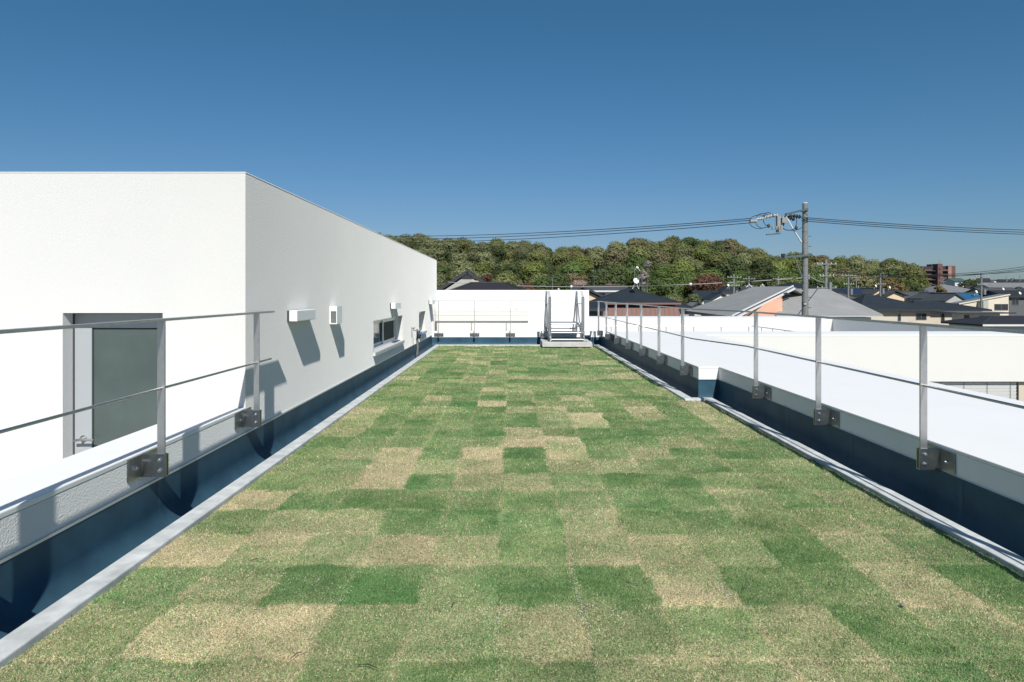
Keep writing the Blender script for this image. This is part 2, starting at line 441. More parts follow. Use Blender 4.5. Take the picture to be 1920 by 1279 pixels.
# blades
def scatter(y0, y1, dens):
    n = int((y1-y0)*(TXR1-TXL)*dens)
    x = TXL + rng.random(n)*(TXR1-TXL); y = y0 + rng.random(n)*(y1-y0)
    k = (y < TYJ) | (x < TXR2)
    k &= ~((x > .76) & (x < 1.88) & (y > 15.95))
    k &= np.abs(x) < y*.76 + .12
    return x[k], y[k]
parts = []
for y0, y1, dens, wd, ht in ((1.85, 2.6, 85000, .0017, .0085), (2.6, 3.6, 52000, .0021, .009), (3.6, 5, 28000, .0028, .010), (5, 7, 14000, .0040, .012), (7, 10, 7500, .0055, .014), (10, 13, 4200, .0075, .014), (13, TYB, 2600, .010, .014)):
    x, y = scatter(y0, y1, dens); parts.append((x, y, np.full(len(x), wd), np.full(len(x), ht)))
bx, by, bw, bh = (np.concatenate([p[i] for p in parts]) for i in range(4))
N = len(bx)
gr, lum, ed, hue = turf_state(bx, by)
isg = rng.random(N) < np.clip(.05 + 1.0*gr**.8, 0, 1)
sc = STRAW[rng.integers(0, 4, N)]; gc = GREEN[rng.integers(0, 4, N)]
deep = np.clip((gr-.72)*3.2, 0, 1)[:, None]*.55
gc = gc*(1-deep) + DEEP*deep*1.0
gc = gc * (1 + (hue[:, None]-.5)*np.array((.35, .05, .1)))
colr = np.where(isg[:, None], gc, sc) * (lum*rng.normal(1, .19, N).clip(.4, 1.6))[:, None]
pale = rng.random(N) < .005; colr[pale] = (.68, .66, .54)
colr = np.clip(colr*np.array((.93, .91, .95)), .01, .9)
ang = rng.random(N)*2*np.pi; lean = np.abs(rng.normal(.55, .40, N)) + np.where(isg, 0, .35); ld = rng.random(N)*2*np.pi
hgt = bh*rng.lognormal(0, .28, N)*np.where(isg, 1.0, .85)
hgt *= 1 - .35*np.exp(-(ed/.01)**2)
dx, dy = np.cos(ang)*bw/2, np.sin(ang)*bw/2
hz = hgt*np.cos(np.clip(lean, 0, 1.35)); hl = hgt*np.sin(np.clip(lean, 0, 1.35))
z0 = np.full(N, -.0135) + (vnoise(bx, by, 6, 0)-.5)*.012 + (vnoise(bx, by, 28, 1)-.5)*.008
V = np.empty((N, 4, 3), np.float32)
V[:,0] = np.stack([bx-dx, by-dy, z0], 1); V[:,1] = np.stack([bx+dx, by+dy, z0], 1)
mxp = bx+np.cos(ld)*hl*.4; myp = by+np.sin(ld)*hl*.4; V[:,2] = np.stack([mxp+dx*.8, myp+dy*.8, z0+hz*.65], 1)
V[:,3] = np.stack([bx+np.cos(ld)*hl, by+np.sin(ld)*hl, z0+hz], 1)
me = bpy.data.meshes.new('lawn_grass')
me.vertices.add(4*N); me.vertices.foreach_set('co', V.ravel())
me.loops.add(4*N); me.loops.foreach_set('vertex_index', np.arange(4*N, dtype=np.int32))
me.polygons.add(N); me.polygons.foreach_set('loop_start', np.arange(0, 4*N, 4, dtype=np.int32))
try: me.polygons.foreach_set('loop_total', np.full(N, 4, np.int32))
except Exception: pass
me.update(calc_edges=True)
ca = me.color_attributes.new('tint', 'FLOAT_COLOR', 'POINT')
ca.data.foreach_set('color', np.repeat(np.concatenate([colr, np.ones((N, 1))], 1), 4, axis=0).astype(np.float32).ravel())
me.materials.append(M['blade'])
o = bpy.data.objects.new('lawn_grass', me); COL.objects.link(o)
tag(o, 'short green and straw coloured grass of the patchwork lawn', 'grass', kind='stuff')
print('blades', N)

# pale root sand showing along some joints
g = MB(); r_ = random.Random(5)
for cx, cy, sx, sy, n in ((.285,2.75,.012,.35,160),(.285,2.9,.01,.3,90),(.24,2.72,.14,.03,90),(-.04,2.68,.03,.05,60),(-.70,2.8,.03,.12,90),(.9,2.9,.02,.08,60),(-.95,2.95,.12,.05,60),(-.045,2.5,.01,.3,60)):
    for _ in range(n//2):
        x = r_.gauss(cx, sx); y = r_.gauss(cy, sy); s = r_.uniform(.0010, .0024)
        g.ball((x, y, -.002+r_.uniform(0, .004)), s, s, s*.7, 5, 4)
tag(g.build('joint_sand', M['soil_light']), 'pale grains of sand in the joints of the turf', 'sand', kind='stuff')
for k, (px, py) in enumerate(((1692,1135),(1103+20,1140))):
    if k: continue
    d = EYE*F/(py-VY); p = W(px, py, d)
    tag(MB().ball((p.x, p.y, .002), .010, .009, .007, 9, 6).build('pebble', M['polec'], smooth=True), 'small grey pebble lying on the grass at the right', 'pebble')
for (px, py, L, a, lab) in ((1310,923,.05,.3,'short pale brown twig on the grass right of centre'),(556,1231,.05,1.0,'short black twig on the grass at the lower left'),(850,1136,.035,1.2,'tiny black twig at a turf joint left of centre'),(690,1252,.08,-.35,'long thin dark twig at the bottom edge of the lawn'),(480,1052,.05,.3,'dark twig between turf mats near the left kerb')):
    d = EYE*F/(py-VY); p = W(px, py, d)
    c, s = math.cos(a)*L/2, math.sin(a)*L/2
    tag(MB().tube([(p.x-c, p.y-s, .004), (p.x, p.y+.004, .010), (p.x+c, p.y+s, .005)], [.0012, .0018, .0009], 6).build('twig', M['bark'] if L == .05 and a == .3 and px > 1000 else M['black']), lab, 'twig')

# ------------------------------------------------------------------ kerbs
def kerb(name, poly, label):
    g = MB().prism(poly, ZG-.005, .014)
    o = g.build(name, M['kerb'])
    md = o.modifiers.new('bevel', 'BEVEL'); md.width = .006; md.segments = 2
    return tag(o, label, 'kerb', 'grey kerbs round the lawn')
kerb('kerb_strip', [(TXL-KW,-1),(TXL,-1),(TXL,TYB),(TXL-KW,TYB+KW)], 'grey kerb between lawn and gutter along the left side')
kerb('kerb_strip', [(TXL-KW+.004,TYB+KW),(TXL+.004,TYB),(TXR2-.004,TYB),(TXR2+KW-.004,TYB+KW)], 'grey kerb along the far end of the lawn')
kerb('kerb_strip', [(TXR2,TYJ),(TXR2+KW,TYJ+KW),(TXR2+KW,TYB+KW),(TXR2,TYB)], 'grey kerb along the far right side past the step in the parapet')
kerb('kerb_strip', [(TXR1,-1),(TXR1+KW,-1),(TXR1+KW,TYJ+KW),(TXR2+KW+.004,TYJ+KW),(TXR2+.004,TYJ),(TXR1,TYJ)], 'grey kerb along the near right side, turning at the step')

# ------------------------------------------------------------------ gutters (membrane lining)
def prof(xw, xk, zt, r=.15):
    """upstand, cove and floor; wall at xw, kerb at xk"""
    s = 1 if xk > xw else -1; o_ = .008*s; P = [(xw+.001*s, zt+.001), (xw+o_, zt), (xw+o_, ZG+r)]
    for k in range(1, 9):
        a = math.pi/2*k/8; P.append((xw+o_+s*r*(1-math.cos(a)), ZG+r*(1-math.sin(a))))
    P.append((xk, ZG)); return P
def gutter(label, runs, seams, flashes, fm='flash'):
    t = thing('gutter', runs[0][0], label, 'gutter', 'navy membrane gutters round the lawn')
    g = MB()
    for _, p, ax, a, b, n in runs: g.sweep(p, ax, a, b, n)
    g.build('lining', M['membrane'], t, smooth=True)
    for p, ax, a in seams:
        q = [(u + (.0014 if p[-1][0] > p[0][0] else -.0014), z + .0014) for u, z in p[1:]]
        MB().sweep(q, ax, a-.02, a+.02).build('seam', M['membrane_seam'], t, smooth=True)
    f = MB()
    for b in flashes: f.box(*b)
    f.build('flashing', M[fm], t)
    return t
M['membrane_seam'] = mat('membrane_seam', (.036, .086, .124), .42, spec=.15)
pl = prof(XL, TXL-KW, ZM-.002)
gutter('dark navy gutter with curved floor along the left wall', [((XL, 0, ZG), pl, 'y', -3, YB, 40)],
       [(pl, 'y', a) for a in (2.15, 3.93, 5.85, 7.3, 8.9, 10.6, 12.4, 14.3, 16.1)], [(XL-.002, XL+.010, -3, YB-.02, ZM-.001, ZM+.011)])
pr2 = prof(XR2, TXR2+KW, ZM); pr1 = prof(XR1, TXR1+KW, ZM)
pj = prof(YJ, TYJ+KW, ZM)
gutter('navy gutter along the near right parapet with its short turn at the step', [((XR1, 0, ZG), pr1, 'y', -3, YJ-.006, 24), ((0,0,0), pj, 'x', XR2-.006, XR1, 2)],
       [(pr1, 'y', a) for a in (2.6, 3.9, 5.15, 6.35, 7.55)], [(XR1-.013, XR1+.002, -3, YJ-.01, ZM-.001, ZM+.010), (XR2, XR1-.02, YJ-.013, YJ+.002, ZM-.001, ZM+.012)], 'membrane')
gutter('navy gutter along the far right parapet behind seven rail posts', [((XR2, 9, ZG), pr2, 'y', YJ-.004, YB, 20)],
       [(pr2, 'y', a) for a in (9.3, 10.6, 11.9, 13.2, 14.5, 15.8)], [(XR2-.013, XR2+.002, YJ-.002, YB-.02, ZM-.001, ZM+.010)], 'membrane')
pb = prof(YB, TYB+KW, .136)
gutter('navy gutter at the foot of the back parapet', [((0, YB, ZG), pb, 'x', XL+.004, XR2-.004, 8)],
       [(pb, 'x', a) for a in (-1.2, -.1, 1.0)], [(XL+.012, XR2-.014, YB-.013, YB+.002, .135, .150)])

# ------------------------------------------------------------------ walls and parapets
def edge(o, w=.008, seg=2):
    md = o.modifiers.new('bevel', 'BEVEL'); md.width = w; md.segments = seg; md.limit_method = 'ANGLE'; return o
t = thing('parapet_wall', (XL-.17, 0, -1.2), 'low white stucco parapet at the left in front of the door', 'parapet', 'white parapets')
MB().box(XL-.335, XL, -3, YF-.004, -1.2, ZPL-.03).build('wall', M['stucco'], t)
edge(MB().box(XL-.338, XL+.0015, -3, YF-.005, ZPL-.029, ZPL).build('coping', M['coping'], t), .006)

t = thing('parapet_wall', (3.4, 0, GRD), 'wide white parapet along the right side, stepping inwards halfway', 'parapet', 'white parapets')
g = MB().prism([(XR1,-3),(4.30,-3),(4.30,15.05),(XR2,15.05),(XR2,YJ),(XR1,YJ)], GRD, ZP-.022)
g.build('wall', M['coping'], t)
edge(MB().prism([(XR1-.003,-3),(4.303,-3),(4.303,15.054),(XR2-.003,15.054),(XR2-.003,YJ-.003),(XR1-.003,YJ-.003)], ZP-.021, ZP).build('coping', M['coping'], t), .005)

t = thing('parapet_wall', (0, YB+.15, -1.2), 'low white back parapet behind the metal stile', 'parapet', 'white parapets')
MB().box(XL+.003, XR2-.004, YB, YB+.3, -1.2, .285-.022).build('wall', M['coping'], t)
edge(MB().box(XL+.004, XR2-.005, YB-.003, YB+.303, .285-.021, .285).build('coping', M['coping'], t), .005)

# right wing of the building: flat parapets round a sunk roof
t = thing('building_wing', (8.5, 16, GRD), 'flat white building wing at the right with a sunk roof and blinds below', 'building')
YW = 15.06
g = MB()
wl_, wr_, wtop, wbot = 4.75, 11.24, 1.25-1.93, -2.9
def skin(g, X0, X1, Z0, Z1, holes, P, depth):
    """outer skin of a wall with openings and their reveals. P(u, z, d) gives a point d behind the face"""
    us = sorted({X0, X1, *[h[0] for h in holes], *[h[1] for h in holes]}); zs = sorted({Z0, Z1, *[h[2] for h in holes], *[h[3] for h in holes]})
    for a, b in zip(us, us[1:]):
        for c, d in zip(zs, zs[1:]):
            if any(h[0] <= a and b <= h[1] and h[2] <= c and d <= h[3] for h in holes): continue
            g.face([P(a,c,0), P(b,c,0), P(b,d,0), P(a,d,0)])
    for h in holes:
        a, b, c, d = h[:4]
        g.face([P(a,c,0),P(a,d,0),P(a,d,depth),P(a,c,depth)]); g.face([P(b,c,0),P(b,d,0),P(b,d,depth),P(b,c,depth)])
        g.face([P(a,d,0),P(b,d,0),P(b,d,depth),P(a,d,depth)]); g.face([P(a,c,0),P(b,c,0),P(b,c,depth),P(a,c,depth)])
skin(g, 4.302, 12.65, GRD, ZP-.03, [(wl_, 12.3, wbot, wtop)], lambda u, z, d: (u, YW+d, z), .25)
g.face([(4.302,YW,ZP-.03),(12.65,YW,ZP-.03),(12.65,16.5,ZP-.03),(4.302,16.5,ZP-.03)])
g.build('front_wall', M['render'], t)
g = MB()
g.box(12.1, 12.65, YW+.26, 25.6, GRD, ZP-.03); g.box(2.4, 12.65, 25.61, 27.8, GRD, ZP-.03)
g.box(2.4, 12.09, 16.3, 16.49, GRD, ZP-.031)
g.build('parapet', M['stucco'], t)
g = MB()
edge(g.prism([(XR2-.003,15.058),(12.652,15.058),(12.65,27.8),(2.36,27.8),(2.36,25.6),(12.1,25.6),(12.1,16.5),(XR2-.003,16.5)], ZP-.029, ZP-.0005).build('coping', M['coping'], t), .005)
MB().box(2.36, 12.1, 16.5, 25.6, -.8, -.45).build('sunk_roof', M['coping'], t)
w = MB().box(wr_+.05, 12.29, YW+.10, YW+.20, wbot, wtop-.002).build('shade_toned_wall', M['wbeige'], t)  # recessed part of the same wall, its shade put into a darker beige
wi = MB().box(wl_+.06, wr_+.04, YW+.19, YW+.24, wbot, wtop-.003).build('window', M['housewin'], t)
g = MB()
for k in range(30): 
    z = wtop-.03-.074*k
    g.raw([(wl_+.08, YW+.10, z), (wr_, YW+.10, z), (wr_, YW+.118, z-.068), (wl_+.08, YW+.118, z-.068), (wl_+.08, YW+.103, z+.004), (wr_, YW+.103, z+.004), (wr_, YW+.122, z-.066), (wl_+.08, YW+.122, z-.066)],
          [(0,1,2,3),(7,6,5,4),(0,4,5,1),(1,5,6,2),(2,6,7,3),(3,7,4,0)])
g.build('blind', mat('grey_blind_slats', (.62, .62, .60), .6), wi)
g = MB()
for k in range(12): 
    x = wr_-.14-.515*k
    g.box(x-.004, x+.004, YW+.088, YW+.095, wbot, wtop-.01)
g.build('cord', M['galv'], wi)

# low guard rail in the sunk roof
t = thing('guard_rail', (5, 24, -.45), 'thin low guard rail inside the sunk white roof at the right', 'railing')
rz = WZ(611.3, 24)
g = MB(); g.cyl((3.2, 24, rz), (8.475, 24, rz), .014, n=8); g.cyl((8.475, 24, rz), (8.475, 17, rz), .014, n=8)
g.build('rail', M['steel'], t)
for k in range(6):
    x = WX(1145.8+51.6*k, 24); MB().box(x-.018, x+.018, 23.99, 24.01, -.45, rz).build('post', M['steel'], t)
for k in range(1, 8):
    y = 24-.966*k
    MB().box(8.465, 8.485, y-.018, y+.018, -.45, rz).build('post', M['steel'], t)

# next roof level beyond the back parapet, box and tall wall
g = MB().box(-2.9, 2.36, YB+.304, 27, -1.2, .02)
tag(g.build('roof_deck', M['coping']), 'white roof beyond the back parapet', None, kind='structure')
t = thing('roof_box', (-.75, 18.7, .02), 'low raised white box behind the railing of the back parapet', 'roof hatch')
edge(MB().box(-1.97, .47, 18.10, 19.2, .02, WZ(584, 18.10)).build('body', M['render'], t))
edge(MB().box(-1.972, .472, 18.098, 19.202, WZ(584, 18.10)+.002, WZ(582.5, 18.10)+.004).build('lid', M['coping'], t), .004)
p = W(968, 585.5, 18.6)
tag(MB().cyl((p.x, 18.6, WZ(583,18.2)+.0), (p.x, 18.6, WZ(583,18.2)+.04), .02, .015, 8).build('roof_vent_pin', M['steel']), 'tiny metal pin standing on the raised white box', 'pin')
t = thing('tall_wall', (0, 20.1, .02), 'tall plain white wall across the back of the roof behind the stile', 'wall')
MB().box(-3.4, 2.30, 20, 20.3, -1.2, 1.335).build('wall', M['coping'], t)
edge(MB().box(-3.4, 2.305, 19.995, 20.305, 1.337, 1.367).build('coping', M['coping'], t), .004)

# ------------------------------------------------------------------ rooftop house
HT = 2.187
t = thing('rooftop_house', (-5, 5.3, -.85), 'white stucco rooftop room at the left with glazed door and low side windows', 'building')
DX0, DX1, DZ1, DZ0 = -3.430, -2.664, WZ(587, YF), -.80
g = MB()
skin(g, -9.5, XL, -1.2, HT-.012, [(DX0, DX1, DZ0, DZ1)], lambda u, z, d: (u, YF+d, z), .17)
WZ0, WZ1 = EYE-.872, EYE-.398
skin(g, YF, 18.8, -1.2, HT-.012, [(10.12, 12.85, WZ0, WZ1), (15.17, 16.3, WZ0, WZ1)], lambda u, z, d: (XL-d, u, z), .11)
g.face([(-9.5,YF,-1.2),(-9.5,18.8,-1.2),(-9.5,18.8,HT-.012),(-9.5,YF,HT-.012)])
g.face([(-9.5,18.8,-1.2),(XL,18.8,-1.2),(XL,18.8,HT-.012),(-9.5,18.8,HT-.012)])
g.face([(-9.5,YF,HT-.012),(XL,YF,HT-.012),(XL,18.8,HT-.012),(-9.5,18.8,HT-.012)])
g.build('wall', M['stucco'], t)
edge(MB().box(-9.505, XL+.002, YF-.002, 18.805, HT-.011, HT).build('coping', M['stucco'], t), .005)
# door
yd = YF+.13
d = MB().box(DX0, DX0+.009, yd-.01, YF+.20, DZ0, DZ1-.002).box(DX0+.009, DX1, yd-.01, YF+.20, DZ1-.008, DZ1-.002).build('door_frame', M['dark_pl'], t)
sx0, sx1 = DX0+.010, DX1-.002
gx0, gx1 = WX(172, yd), DX1-.055
gz1 = WZ(615, yd)
g = MB()
g.box(sx0, gx0, yd, YF+.18, DZ0+.01, DZ1-.0085); g.box(gx1, sx1, yd, YF+.18, DZ0+.01, DZ1-.0085)
g.box(gx0, gx1, yd, YF+.18, gz1, DZ1-.0085); g.box(gx0, gx1, yd, YF+.18, DZ0+.01, DZ0+.18)
dd = g.build('door', M['doorpaint'], t)
MB().box(gx0+.006, gx1-.004, yd+.014, YF+.16, DZ0+.19, gz1-.006).build('glass', M['doorglass'], dd)
g = MB(); g.box(gx0-.001, gx0+.007, yd+.002, yd+.012, DZ0+.18, gz1); 
g.build('glazing_bead', M['dark_pl'], dd)
hz_ = WZ(822, yd); hx_ = WX(157, yd)
g = MB().cyl((hx_, yd-.008, hz_), (hx_, yd-.0005, hz_), .026)
g.cyl((hx_, yd-.008, hz_), (hx_, yd-.055, hz_), .010)
g.tube([(hx_-.045, yd-.05, hz_-.008), (hx_, yd-.057, hz_), (hx_+.04, yd-.057, hz_), (hx_+.11, yd-.055, hz_-.002)], .0095, 10)
g.build('handle', M['steel'], dd, smooth=True)
MB().box(DX0, DX1, YF-.03, YF+.2, DZ0-.05, DZ0-.001).build('threshold', M['sill'], t)
# side windows
def side_window(y0, y1, split):
    w = MB()
    xf = XL-.085
    w.box(xf-.07, xf, y0, y0+.045, WZ0+.001, WZ1-.001).box(xf-.07, xf, y1-.045, y1, WZ0+.001, WZ1-.001)
    w.box(xf-.07, xf, y0+.045, y1-.045, WZ0+.001, WZ0+.04).box(xf-.07, xf, y0+.045, y1-.045, WZ1-.04, WZ1-.001)
    w = w.build('window', M['vinyl'], t)
    ym = (y0+y1)/2 if split else y1
    def sash(a, b, x, m, fr):
        q = MB().box(x-.022, x, a, a+.04, WZ0+.042, WZ1-.042).box(x-.022, x, b-.04, b, WZ0+.042, WZ1-.042).box(x-.022, x, a+.04, b-.04, WZ0+.042, WZ0+.085).box(x-.022, x, a+.04, b-.04, WZ1-.075, WZ1-.042)
        q.build('sash', fr, w); MB().box(x-.016, x-.008, a+.04, b-.04, WZ0+.085, WZ1-.075).build('pane', m, w)
    if split:
        sash(y0+.046, ym+.06, xf-.034, M['glass'], M['vinyl'])
        sash(ym-.10, y1-.36, xf-.006, M['insect'], M['vinyl'])
        sash(ym+.05, y1-.046, xf-.036, M['glass'], M['vinyl'])
    else: sash(y0+.046, y1-.046, xf-.02, M['glass'], M['vinyl'])
    MB().box(XL-.12, XL+.035, y0-.03, y1+.03, WZ0-.045, WZ0+.002).build('sill', M['sill'], w)
side_window(10.12, 12.85, True); side_window(15.17, 16.3, False)
# lower terrace in front of the door
tag(MB().box(-9.5, XL-.34, -3, YF+.01, -1.19, -.85).build('terrace_floor', M['conc']), 'lower terrace floor in front of the door', None, kind='structure')

# wall lamps and vent hood
def lamp(y0, label):
    z1, z0 = EYE-.150, EYE-.250
    t = thing('wall_lamp', (XL+.05, y0+.3, z0), label, 'wall lamp', 'long white lamps on the rooftop room')
    MB().box(XL+.001, XL+.018, y0, y0+.6, z0+.002, z1-.002).build('back_plate', M['dark_pl'], t)
    o = edge(MB().box(XL+.0185, XL+.092, y0+.004, y0+.596, z0, z1).build('shade', M['white_pl'], t), .006, 3)
lamp(6.20, 'long white wall lamp nearest the camera, left of the vent hood')
lamp(11.50, 'long white wall lamp above the sliding window')
lamp(16.94, 'long white wall lamp at the far end of the rooftop room')
t = thing('vent_hood', (XL+.05, 7.77, EYE-.337), 'white vent hood with dark louvred end beside the nearest lamp', 'vent')
g = MB(); vz0, vz1 = EYE-.337, EYE-.138
g.box(XL+.001, XL+.084, 7.66, 7.90, vz1-.012, vz1); g.box(XL+.001, XL+.084, 7.66, 7.90, vz0, vz0+.01)
g.box(XL+.076, XL+.084, 7.66, 7.90, vz0+.0101, vz1-.0121); g.box(XL+.001, XL+.0758, 7.80, 7.895, vz0+.0102, vz1-.0122)
g.box(XL+.001, XL+.0757, 7.66, 7.668, vz1-.055, vz1-.0122)
g.box(XL+.001, XL+.014, 7.66, 7.668, vz0+.0103, vz1-.0552)
g.build('hood', M['white_pl'], t)
g = MB()
for k in range(6): g.box(XL+.016, XL+.074, 7.672, 7.69, vz0+.014+.021*k, vz0+.031+.021*k)
g.build('louvre', M['galv'], t)

# stand pipe with tap and hose joint
t = thing('stand_pipe', (-1.895, 13.9, ZG), 'stainless stand pipe with tap and blue hose joint by the left gutter', 'water tap')
MB().tube([(-1.90,13.9,ZG), (-1.905,13.9,.05), (-1.885,13.9,.18), (-1.90,13.9,.36)], .026, 12).build('pipe', M['steel'], t, smooth=True)
zt = WZ(617, 13.9)
g = MB().cyl((-1.90,13.9,.36), (-1.90,13.9,zt), .016); g.cyl((-1.97,13.9,zt-.03), (-1.83,13.9,zt-.03), .012); g.cyl((-1.97,13.9,zt-.03), (-1.97,13.9,zt+.02), .010); g.cyl((-1.83,13.9,zt-.03), (-1.80,13.9,zt+.03), .009)
g.bar((-1.99,13.9,zt+.022), (-1.93,13.9,zt+.022), .02, .008); g.build('tap', M['bolt'], t, smooth=True)
MB().tube([(-1.86,13.87,zt-.05), (-1.85,13.85,zt-.11), (-1.87,13.85,zt-.19)], [.03,.045,.035], 10).build('hose_joint', M['black'], t, smooth=True)
MB().tube([(-1.83,13.86,zt-.08), (-1.80,13.85,zt-.12)], [.035,.03], 10).build('blue_collar', M['blue'], t, smooth=True)
t = thing('hose_hook', (XL+.02, 14.05, WZ(631, 14.05)), 'small steel hook plate on the wall beside the stand pipe', 'hook')
MB().box(XL+.001, XL+.008, 14.0, 14.08, WZ(630,14.05), WZ(613,14.05)).build('plate', M['steel'], t)
MB().tube([(XL+.008,14.04,WZ(616,14.05)),(XL+.05,14.04,WZ(616,14.05)),(XL+.055,14.04,WZ(613,14.05))], .006, 6).build('hook', M['steel'], t)

# ------------------------------------------------------------------ hand rails
def railing(label, posts, axis, side, face, line, ztop, zmid, r0, r1, zbk):
    """posts: positions along the run; face: wall face; line: rail line; side: +1 if the wall lies at the greater coordinate"""
    base = (line, posts[0], zbk) if axis == 'y' else (posts[0], line, zbk)
    t = thing('hand_rail', base, label, 'hand rail', 'stainless hand rails round the roof garden')
    def P(a, u, z): return (u, a, z) if axis == 'y' else (a, u, z)
    MB().bar(P(r0, line, ztop), P(r1, line, ztop), .042, .014).build('top_rail', M['steel'], t)
    MB().cyl(P(r0+.02, line, zmid), P(r1-.02, line, zmid), .0075, n=10).build('mid_rail', M['steel'], t, smooth=True)
    def mk(name, parent, m, boxes, origin):
        g = MB()
        for b in boxes: g.box(*b)
        return g.build(name, m, parent, origin=origin)
    proto = None
    for a in posts:
        if proto is None:
            o0 = Vector(P(a, line, zbk))
            if axis == 'y':
                p = mk('post', t, M['steel'], [(line-.0205, line+.0205, a-.006, a+.006, zbk+.01, ztop-.0075)], o0)
                q0, q1 = line-side*.032, face-side*.001
                g = MB()
                g.box(q0, q1, a-.016, a-.0065, zbk, zbk+.12)
                g.box(q0, q1, a+.0065, a+.016, zbk, zbk+.12)
                g.box(face-side*.010, face-side*.0012, a-.15, a-.0162, zbk+.0005, zbk+.1195)
                g.box(face-side*.010, face-side*.0012, a+.0162, a+.15, zbk+.0005, zbk+.1195)
                g.box(q0, q1, a-.0163, a+.0163, zbk-.006, zbk-.0003)
                b = g.build('bracket', M['steel_d'], t, origin=o0)
                bolts = []
                for (u, z) in ((line, .03), (line, .088)): bolts.append(((u, a-.0165, zbk+z), (u, a-.030, zbk+z)))
                bolts.append(((face-side*.0105, a-.085, zbk+.06), (face-side*.028, a-.085, zbk+.06)))
                bolts.append(((face-side*.0105, a+.085, zbk+.06), (face-side*.028, a+.085, zbk+.06)))
            else:
                p = mk('post', t, M['steel'], [(a-.006, a+.006, line-.0205, line+.0205, zbk+.01, ztop-.0075)], o0)
                g = MB()
                g.box(a-.016, a-.0065, line-.032, face-.001, zbk, zbk+.12); g.box(a+.0065, a+.016, line-.032, face-.001, zbk, zbk+.12)
                g.box(a-.12, a-.0162, face-.010, face-.0012, zbk+.0005, zbk+.1195); g.box(a+.0162, a+.12, face-.010, face-.0012, zbk+.0005, zbk+.1195)
                g.box(a-.0163, a+.0163, line-.032, face-.001, zbk-.006, zbk-.0003)
                b = g.build('bracket', M['steel_d'], t, origin=o0)
                bolts = [((a-.075, face-.0105, zbk+.03), (a-.075, face-.028, zbk+.03)), ((a-.075, face-.0105, zbk+.09), (a-.075, face-.028, zbk+.09)), ((a+.075, face-.0105, zbk+.03), (a+.075, face-.028, zbk+.03)), ((a+.075, face-.0105, zbk+.09), (a+.075, face-.028, zbk+.09))]
            bs = []
            for p0, p1 in bolts:
                g = MB().cyl(p0, (Vector(p0)+(Vector(p1)-Vector(p0))*.55), .0125, n=6)
                g.cyl((Vector(p0)+(Vector(p1)-Vector(p0))*.55), p1, .0075, .005, n=8)
                bs.append(g.build('bolt', M['bolt'], b, smooth=False))
            proto = (p, b, bs, o0)
        else:
            p, b, bs, o0 = proto; dlt = Vector(P(a, line, zbk)) - o0
            for q in (p, b):
                c = q.copy(); COL.objects.link(c); c.parent = t; c.location = q.location + dlt
                if q is b:
                    for s in bs: e = s.copy(); COL.objects.link(e); e.parent = c
    return t
railing('stainless hand rail above the low parapet in front of the glazed door', [.95, 2.35, 3.76, 5.17], 'y', -1, XL, -1.922, EYE-.142, EYE-.519, -2.5, 5.50, .252)
railing('stainless hand rail with large posts along the near right parapet', [-.09, 1.31, 2.70, 4.10, 5.497, 6.893], 'y', 1, XR1, 2.48, EYE-.184, EYE-.548, -2.5, 7.2, .204)
railing('stainless hand rail with seven posts along the far right parapet', [8.86+1.408*k for k in range(7)], 'y', 1, XR2, 2.235, EYE-.184, EYE-.548, 8.35, 17.5, .204)
railing('thin stainless hand rail across the back parapet, left of the stile', [WX(822,17.5), WX(889.5,17.5), WX(957,17.5), WX(1022,17.5)], 'x', 1, YB, 17.5, EYE-.175, EYE-.545, -1.99, .92, .125)
ln = [o for o in COL.objects if o.get('label') == 'stainless hand rail with large posts along the near right parapet'][0]
MB().bar((2.48,7.195,EYE-.184), (2.235,8.36,EYE-.184), .042, .0136).build('top_rail', M['steel'], ln)
MB().cyl((2.48,7.17,EYE-.548), (2.235,8.37,EYE-.548), .0074, n=10).build('mid_rail', M['steel'], ln, smooth=True)
# short stub right of the stile
t = thing('hand_rail', (1.95, 17.5, ZM), 'short stub of hand rail right of the stile', 'hand rail', 'stainless hand rails round the roof garden')
MB().bar((1.80,17.55,.19), (2.05,17.55,.19), .10, .01).build('bracket', M['steel_d'], t)
MB().cyl((1.93,17.52,.19), (1.93,17.47,.19), .015, n=6).build('bolt', M['bolt'], t)

